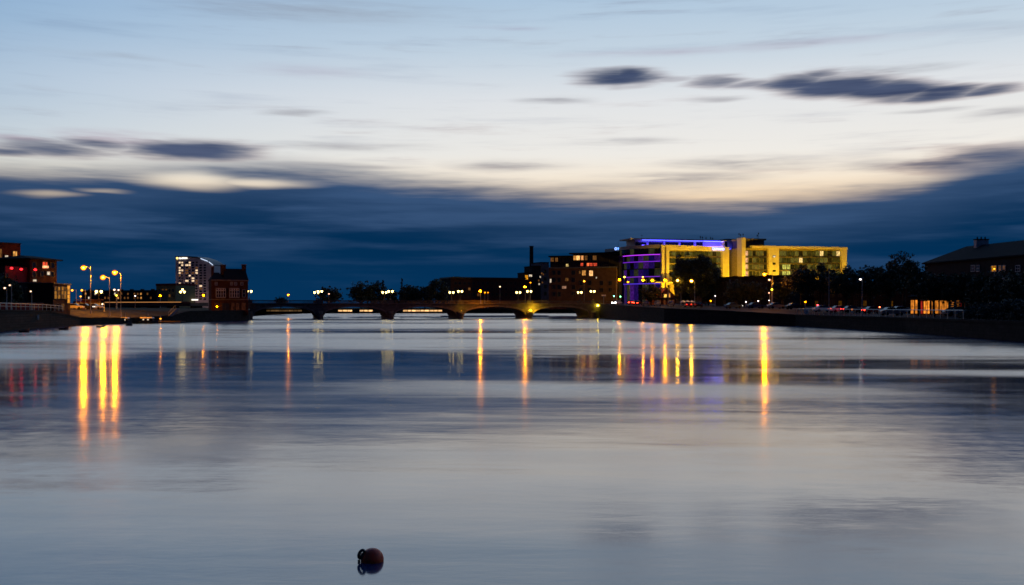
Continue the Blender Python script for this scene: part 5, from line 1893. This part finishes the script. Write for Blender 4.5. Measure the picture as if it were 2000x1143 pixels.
PAINTS = {'silver': pm('silver_paint', (0.36, 0.37, 0.40), 0.3, 0.05, 1, 0.5), 'black': pm('black_paint', (0.015, 0.015, 0.018), 0.25, 0.1, 1),
          'white': pm('white_car_paint', (0.65, 0.65, 0.66), 0.3, 0.05, 1), 'red': pm('red_car_paint', (0.30, 0.02, 0.02), 0.3, 0.1, 1), 'blue': pm('blue_car_paint', (0.03, 0.06, 0.16), 0.3, 0.1, 1)}
H = math.pi / 2
for px, D, ang, c, lb, hd, tl in (
        (1205, 343, -2.2, 'white', 'white car with headlights on by the traffic lights at the bridge end', 60, 0),
        (1236, 330, 1.1, 'red', 'red car with tail lights glowing, heading away past the traffic lights', 0, 40),
        (1246, 318, 1.1, 'black', 'black car with tail lights glowing behind the red car on the quay road', 0, 30),
        (1262, 302, 1.4, 'silver', 'silver car parked left of the small dark tree', 0, 0),
        (1284, 292, 1.4, 'white', 'white car parked below the orange-lit gabled house', 0, 0),
        (1310, 284, 1.4, 'silver', 'silver car parked under the amber lamp by the gabled house', 0, 0),
        (1344, 262, 1.5, 'red', 'red car parked beneath the three parasols', 0, 4),
        (1364, 256, 1.5, 'black', 'black car parked beneath the round tree', 0, 0),
        (1432, 240, 0.25, 'blue', 'dark blue car parked before the left of the dark terrace', 4, 0),
        (1476, 236, 0.2, 'blue', 'blue car parked left of the blazing lamp pole', 0, 0),
        (1516, 232, 0.2, 'silver', 'silver car parked at the foot of the blazing lamp pole', 0, 0),
        (1552, 226, 0.2, 'black', 'black car parked under the left edge of the big trees', 0, 0),
        (1608, 212, 0.1, 'white', 'white car parked left of the flagpole under the trees', 0, 0),
        (1640, 208, 0.1, 'white', 'white car parked right of the flagpole under the trees', 0, 3),
        (1664, 206, 0.1, 'red', 'red car parked between the flagpole and the white arm lamp', 0, 12),
        (1706, 196, 0.1, 'red', 'red car with bright tail lights right of the white arm lamp', 0, 26),
        (1742, 176, 0.05, 'silver', 'silver car parked close behind the promenade railing', 0, 0),
        (1760, 190, 0.05, 'white', 'white car half hidden behind the silver one by the lit pavilion', 0, 8),
        (1868, 158, 0.05, 'silver', 'silver car parked before the right end of the lit pavilion', 0, 0),
        (146, 246, 0.1, 'white', 'white car parked right of the stair tower', 0, 0),
        (166, 248, 0.1, 'black', 'black car parked in front of the kiosks', 3, 0),
        (184, 250, 0.1, 'silver', 'silver car parked at the right end of the kiosks', 0, 0)):
    car(px, D, ang, PAINTS[c], lb, hd, tl)


def parasol(px, py, D, label):
    x_, z_ = X(px, D), Z(py, D)
    zb = gz(px, D)
    root = thing('parasol', label, 'parasol', (x_, D, zb), 'cafe parasols')
    MB().lathe((x_, D, zb), [(0.28, 0), (0.28, .08), (0.04, .1), (0.03, z_ - zb)], 8).build('pole', GALV, root)
    MB().lathe((x_, D, z_), [(0.95, -.45), (0.9, -.38), (0.55, -.14), (0.2, .02), (0.02, .1)], 8).build('canopy', WHITEP, root)


for px, lb in ((1334.5, 'left'), (1343, 'middle'), (1351.5, 'right')):
    parasol(px, 587.5, 272, 'small pale cafe parasol under the warm white lamps, %s of three' % lb)

# promenade railing and flagpole
railing([(x_ + 0.35, y_, z_ + 0.3) for x_, y_, z_ in [(58.4, 128, 2.0), (60, 150, 2.0), (58.5, 203, 2.1)]],
        'pale post-and-rail railing along the right promenade', 2.6, h=1.15, rails=(1.0,), r=0.035)
x_, D = X(1619, 190), 190
root = thing('flagpole', 'tall slim bare flagpole on the right promenade before the trees', 'flagpole', (x_, D, gz(1619, 190)))
MB().lathe((x_, D, gz(1619, 190)), [(0.14, 0), (0.14, .3), (0.075, .35), (0.04, Z(528.5, 190) - gz(1619, 190))], 8).build('pole', GALV, root)
MB().ball((x_, D, Z(528, 190)), 0.09, 8, 5).build('finial', GALV, root)

# ---- pavilion glowing orange behind the tree trunks
f = Fac(1776, 178, 1898, 172)
root = thing('lit_pavilion', 'low building front glowing orange behind the tree trunks on the right bank', 'building', f.at(1835).to_tuple())
zt = f.z(1835, 582)
volume(f, 1778, 1896, 2.0, zt, 7, pm('sandy_render', (0.45, 0.30, 0.15), 0.8, 0.15, 0.8), root)
hip(f, 1778, 1896, zt + .26, zt + 1.5, 7, 2.0, 0.4, SLATE, root)
PAN = [(1779, 1786, .9), (1788, 1797, 1.2), (1804, 1816, 1.5), (1820, 1823, .5), (1826, 1833, .8), (1836, 1852, .75), (1856, 1863, 1.0), (1868, 1874, .25), (1879, 1890, .14)]
for x0, x1, k in PAN:
    f.win(root, x0, x1, 612.5, 587, em((1.0, 0.30, 0.03), k * 0.85, 'window'), FRAMED, (max(1, int((x1 - x0) / 4)), 2), 0.07)
f.win(root, 1798.5, 1802.5, 613, 588, em((1.0, 0.05, 0.03), 0.4, 'window'), FRAMED, name='door')
f.win(root, 1875.5, 1878, 613, 588, em((1.0, 0.05, 0.03), 0.2, 'window'), FRAMED, name='door')

# ---- big dark house at the right edge
f = Fac(1806, 186, 2120, 142)
root = thing('hip_roofed_house', 'large dark house with long slate hip roof at the right edge', 'building', f.at(1900).to_tuple())
ze = f.z(1806, 514)
volume(f, 1806, 2120, 2.0, ze - 0.26, 11, DKREN, root)
hip(f, 1806, 2120, ze, ze + 2.9, 11, 5.2, 0.4, SLATE, root)
c = f.at(1860) - f.n * 5.5
ch = MB().box(c.x - 1.1, c.x + 1.1, c.y - .5, c.y + .5, ze + 1.5, ze + 3.75).build('chimney', pm('pale_chimney_render', (0.62, 0.50, 0.45), 0.8), root)
MB().box(c.x - 1.2, c.x + 1.2, c.y - .6, c.y + .6, ze + 3.752, ze + 3.92).build('cap', DKREN, ch)
mb = MB()
for k in (-.7, 0, .7):
    mb.lathe((c.x + k, c.y, ze + 3.922), [(.14, 0), (.11, .35), (.13, .4)], 8)
mb.build('chimney_pots', DKREN, ch)
for x0, x1, m in ((1898, 1904, GLASS), (1908, 1913, GLASS), (1937, 1947, em(AMB, 0.5, 'window')), (1952, 1956, LITD), (1960, 1964, LITD), (1985, 1993, GLASS)):
    f.win(root, x0, x1, 530, 519, m, FRAMEW, (2, 2), 0.08)
for x0 in (1820, 1845, 1870, 1895, 1925, 1955, 1985):
    f.win(root, x0, x0 + 7, 560, 545, GLASS, FRAMEW, (2, 2), 0.08)

# ---- trees of the right bank
RG = 'trees along the right bank'
tree(1357, 496, 51, 292, 'big round-crowned dark tree in front of the hotel', 31, trunk=0.06, group=RG, n=22000, leaf=0.28)
tree(1336, 548, 17, 300, 'low dark tree under the left side of the big round tree', 51, trunk=0.05, group=RG, n=4200, leaf=0.26)
tree(1383, 546, 20, 298, 'low dark tree under the right side of the big round tree', 52, trunk=0.05, group=RG, n=4600, leaf=0.26)
tree(1272, 556, 22, 312, 'small dark tree on the quay road left of the gabled house', 32, trunk=0.15, group=RG, n=2600)
tree(1565, 520, 33, 232, 'leftmost of the big dark trees right of the hotel', 33, trunk=0.30, group=RG, n=5200, leaf=0.28)
tree(1607, 517, 34, 228, 'second big dark tree from the hotel, behind the flagpole', 34, trunk=0.32, group=RG, n=5200, leaf=0.28)
tree(1652, 521, 36, 222, 'third big dark tree from the hotel, right of the flagpole', 35, trunk=0.30, group=RG, n=5200, leaf=0.28)
tree(1700, 520, 36, 224, 'big dark tree directly behind the white arm lamp', 36, trunk=0.28, group=RG, n=5200, leaf=0.28)
tree(1765, 491, 33, 236, 'tallest dark tree with a knobbly top left of the big roof', 37, 'loose', trunk=0.3, group=RG, n=6000, leaf=0.28)
tree(1738, 518, 28, 216, 'dark tree filling in left of the tallest tree', 38, trunk=0.26, group=RG, n=4600, leaf=0.28)
tree(1795, 517, 26, 170, 'dark tree before the left corner of the big roof', 39, trunk=0.36, group=RG, n=5200, leaf=0.25)
TT = 'trees before the lit pavilion'
tree(1824, 532, 33, 163, 'dark tree whose trunk stands before the left of the lit pavilion', 40, trunk=0.33, group=TT, n=6000, leaf=0.25)
tree(1855, 535, 32, 160, 'dark tree whose trunk stands before the middle of the lit pavilion', 41, trunk=0.33, group=TT, n=6000, leaf=0.25)
tree(1881, 533, 30, 158, 'dark tree whose trunk stands before the right of the lit pavilion', 42, trunk=0.33, group=TT, n=6000, leaf=0.25)
tree(1918, 533, 34, 150, 'dark tree right of the lit pavilion under the big roof', 43, trunk=0.10, group=TT, n=6500, leaf=0.25)
tree(1960, 530, 38, 143, 'dark tree below the lit upper window of the big house', 44, trunk=0.08, group=TT, n=7000, leaf=0.25)
tree(2004, 527, 42, 136, 'dark tree cut by the right edge of the picture', 45, trunk=0.06, group=TT, n=7000, leaf=0.25)
tree(2, 533, 30, 198, 'dark tree at the left edge before the red brick flats', 46, trunk=0.2, group='trees on the left bank', n=4600, leaf=0.25)
tree(30, 552, 13, 197, 'small dark tree beside the low block on the left bank', 47, trunk=0.15, group='trees on the left bank', n=2600, leaf=0.25)
tree(1437, 545, 24, 262, 'low dark tree before the left of the dark terrace', 48, trunk=0.2, group=RG, n=3600, leaf=0.26)
tree(1475, 550, 22, 260, 'low dark tree before the middle of the dark terrace', 49, trunk=0.25, group=RG, n=3600, leaf=0.26)
tree(1528, 545, 20, 258, 'low dark tree before the right of the dark terrace', 50, trunk=0.22, group=RG, n=3600, leaf=0.26)

# hedge-like shrub masses that close the dark foot of the right bank
for i, (px, D, w_, h_) in enumerate(((1912, 134, 3.2, 2.4), (1950, 128, 3.4, 2.6), (1990, 122, 3.6, 2.8), (2030, 117, 3.6, 2.8))):
    x_ = max(X(px, D), 61.5)
    zb = ground_z(x_, D)
    root = thing('evergreen_shrub', ('low black evergreen shrub nearest the lit pavilion', 'low black evergreen shrub second from the lit pavilion', 'low black evergreen shrub third from the lit pavilion', 'low black evergreen shrub cut by the right edge')[i], 'shrub', (x_, D, zb), 'evergreen shrubs at the right edge')
    rg = random.Random(60 + i)
    cs = [(x_ + rg.uniform(-.7, .7) * w_, D + rg.uniform(-.7, .7) * w_, zb + rg.uniform(.15, .8) * h_) for _ in range(26)]
    MB().tube([(x_, D, zb - .2), (x_ + .1, D, zb + h_ * .7)], [.14, .04], 6).build('stem', BARK, root)
    leaf_cloud('foliage', cs, [rg.uniform(.6, 1.0) for _ in cs], 3200, 0.16, 70 + i, LEAFD, root, (x_, D, zb))

# ------------------------------------------------------------------ the mooring buoy in the foreground
def buoy():
    D = 14.75
    x0 = X(727, D)
    r = 0.172
    root = thing('mooring_buoy', 'round weathered orange mooring buoy with black lifting eye floating in the foreground', 'buoy', (x0, D, 0))
    c = Vector((x0, D, 0.022))
    ax = Vector((-0.80, -0.25, 0.36)).normalized()
    # body: sphere of revolution about the tilted axis with a neck
    u = ax.orthogonal().normalized()
    w = ax.cross(u)

    def rev(prof, n=32):
        vs, fs = [], []
        for rr, h in prof:
            for i in range(n):
                t = 2 * math.pi * i / n
                vs.append(c + ax * h + (u * math.cos(t) + w * math.sin(t)) * rr)
        for j in range(len(prof) - 1):
            for i in range(n):
                fs.append((j * n + i, j * n + (i + 1) % n, (j + 1) * n + (i + 1) % n, (j + 1) * n + i))
        fs += [tuple(range(n - 1, -1, -1)), tuple(range((len(prof) - 1) * n, len(prof) * n))]
        return MB().add(vs, fs)
    prof = [(r * math.sin(math.pi * (1 - k / 22)) + 1e-4, r * math.cos(math.pi * (1 - k / 22))) for k in range(23)]
    rev(prof).build('float', ORANGEP, root, True)
    rev([(r * math.sin(.36) + .003, r * math.cos(.36)), (r * .30, r * 1.0), (r * .25, r * 1.08), (.001, r * 1.1)], 24).build('collar', ROPE, root, True)
    # lifting eye
    e = c + ax * (r * 1.08)
    up = Vector((0.42, 0, 0.9)).normalized()
    up = (up - ax * up.dot(ax)).normalized()
    pts = []
    for k in range(19):
        t = 2 * math.pi * k / 18
        pts.append(e + ax * (0.036 * math.cos(t)) + up * (0.064 * math.sin(t)) + up * 0.022)
    MB().tube(pts, 0.023, 10).build('lifting_eye', ROPE, root, True)
    MB().tube([e - up * .07, e - up * .12 + Vector((.03, -.01, -.06)), e + Vector((.07, 0, -.35))], [0.02, 0.02, 0.02], 8).build('mooring_line', ROPE, root, True)


buoy()
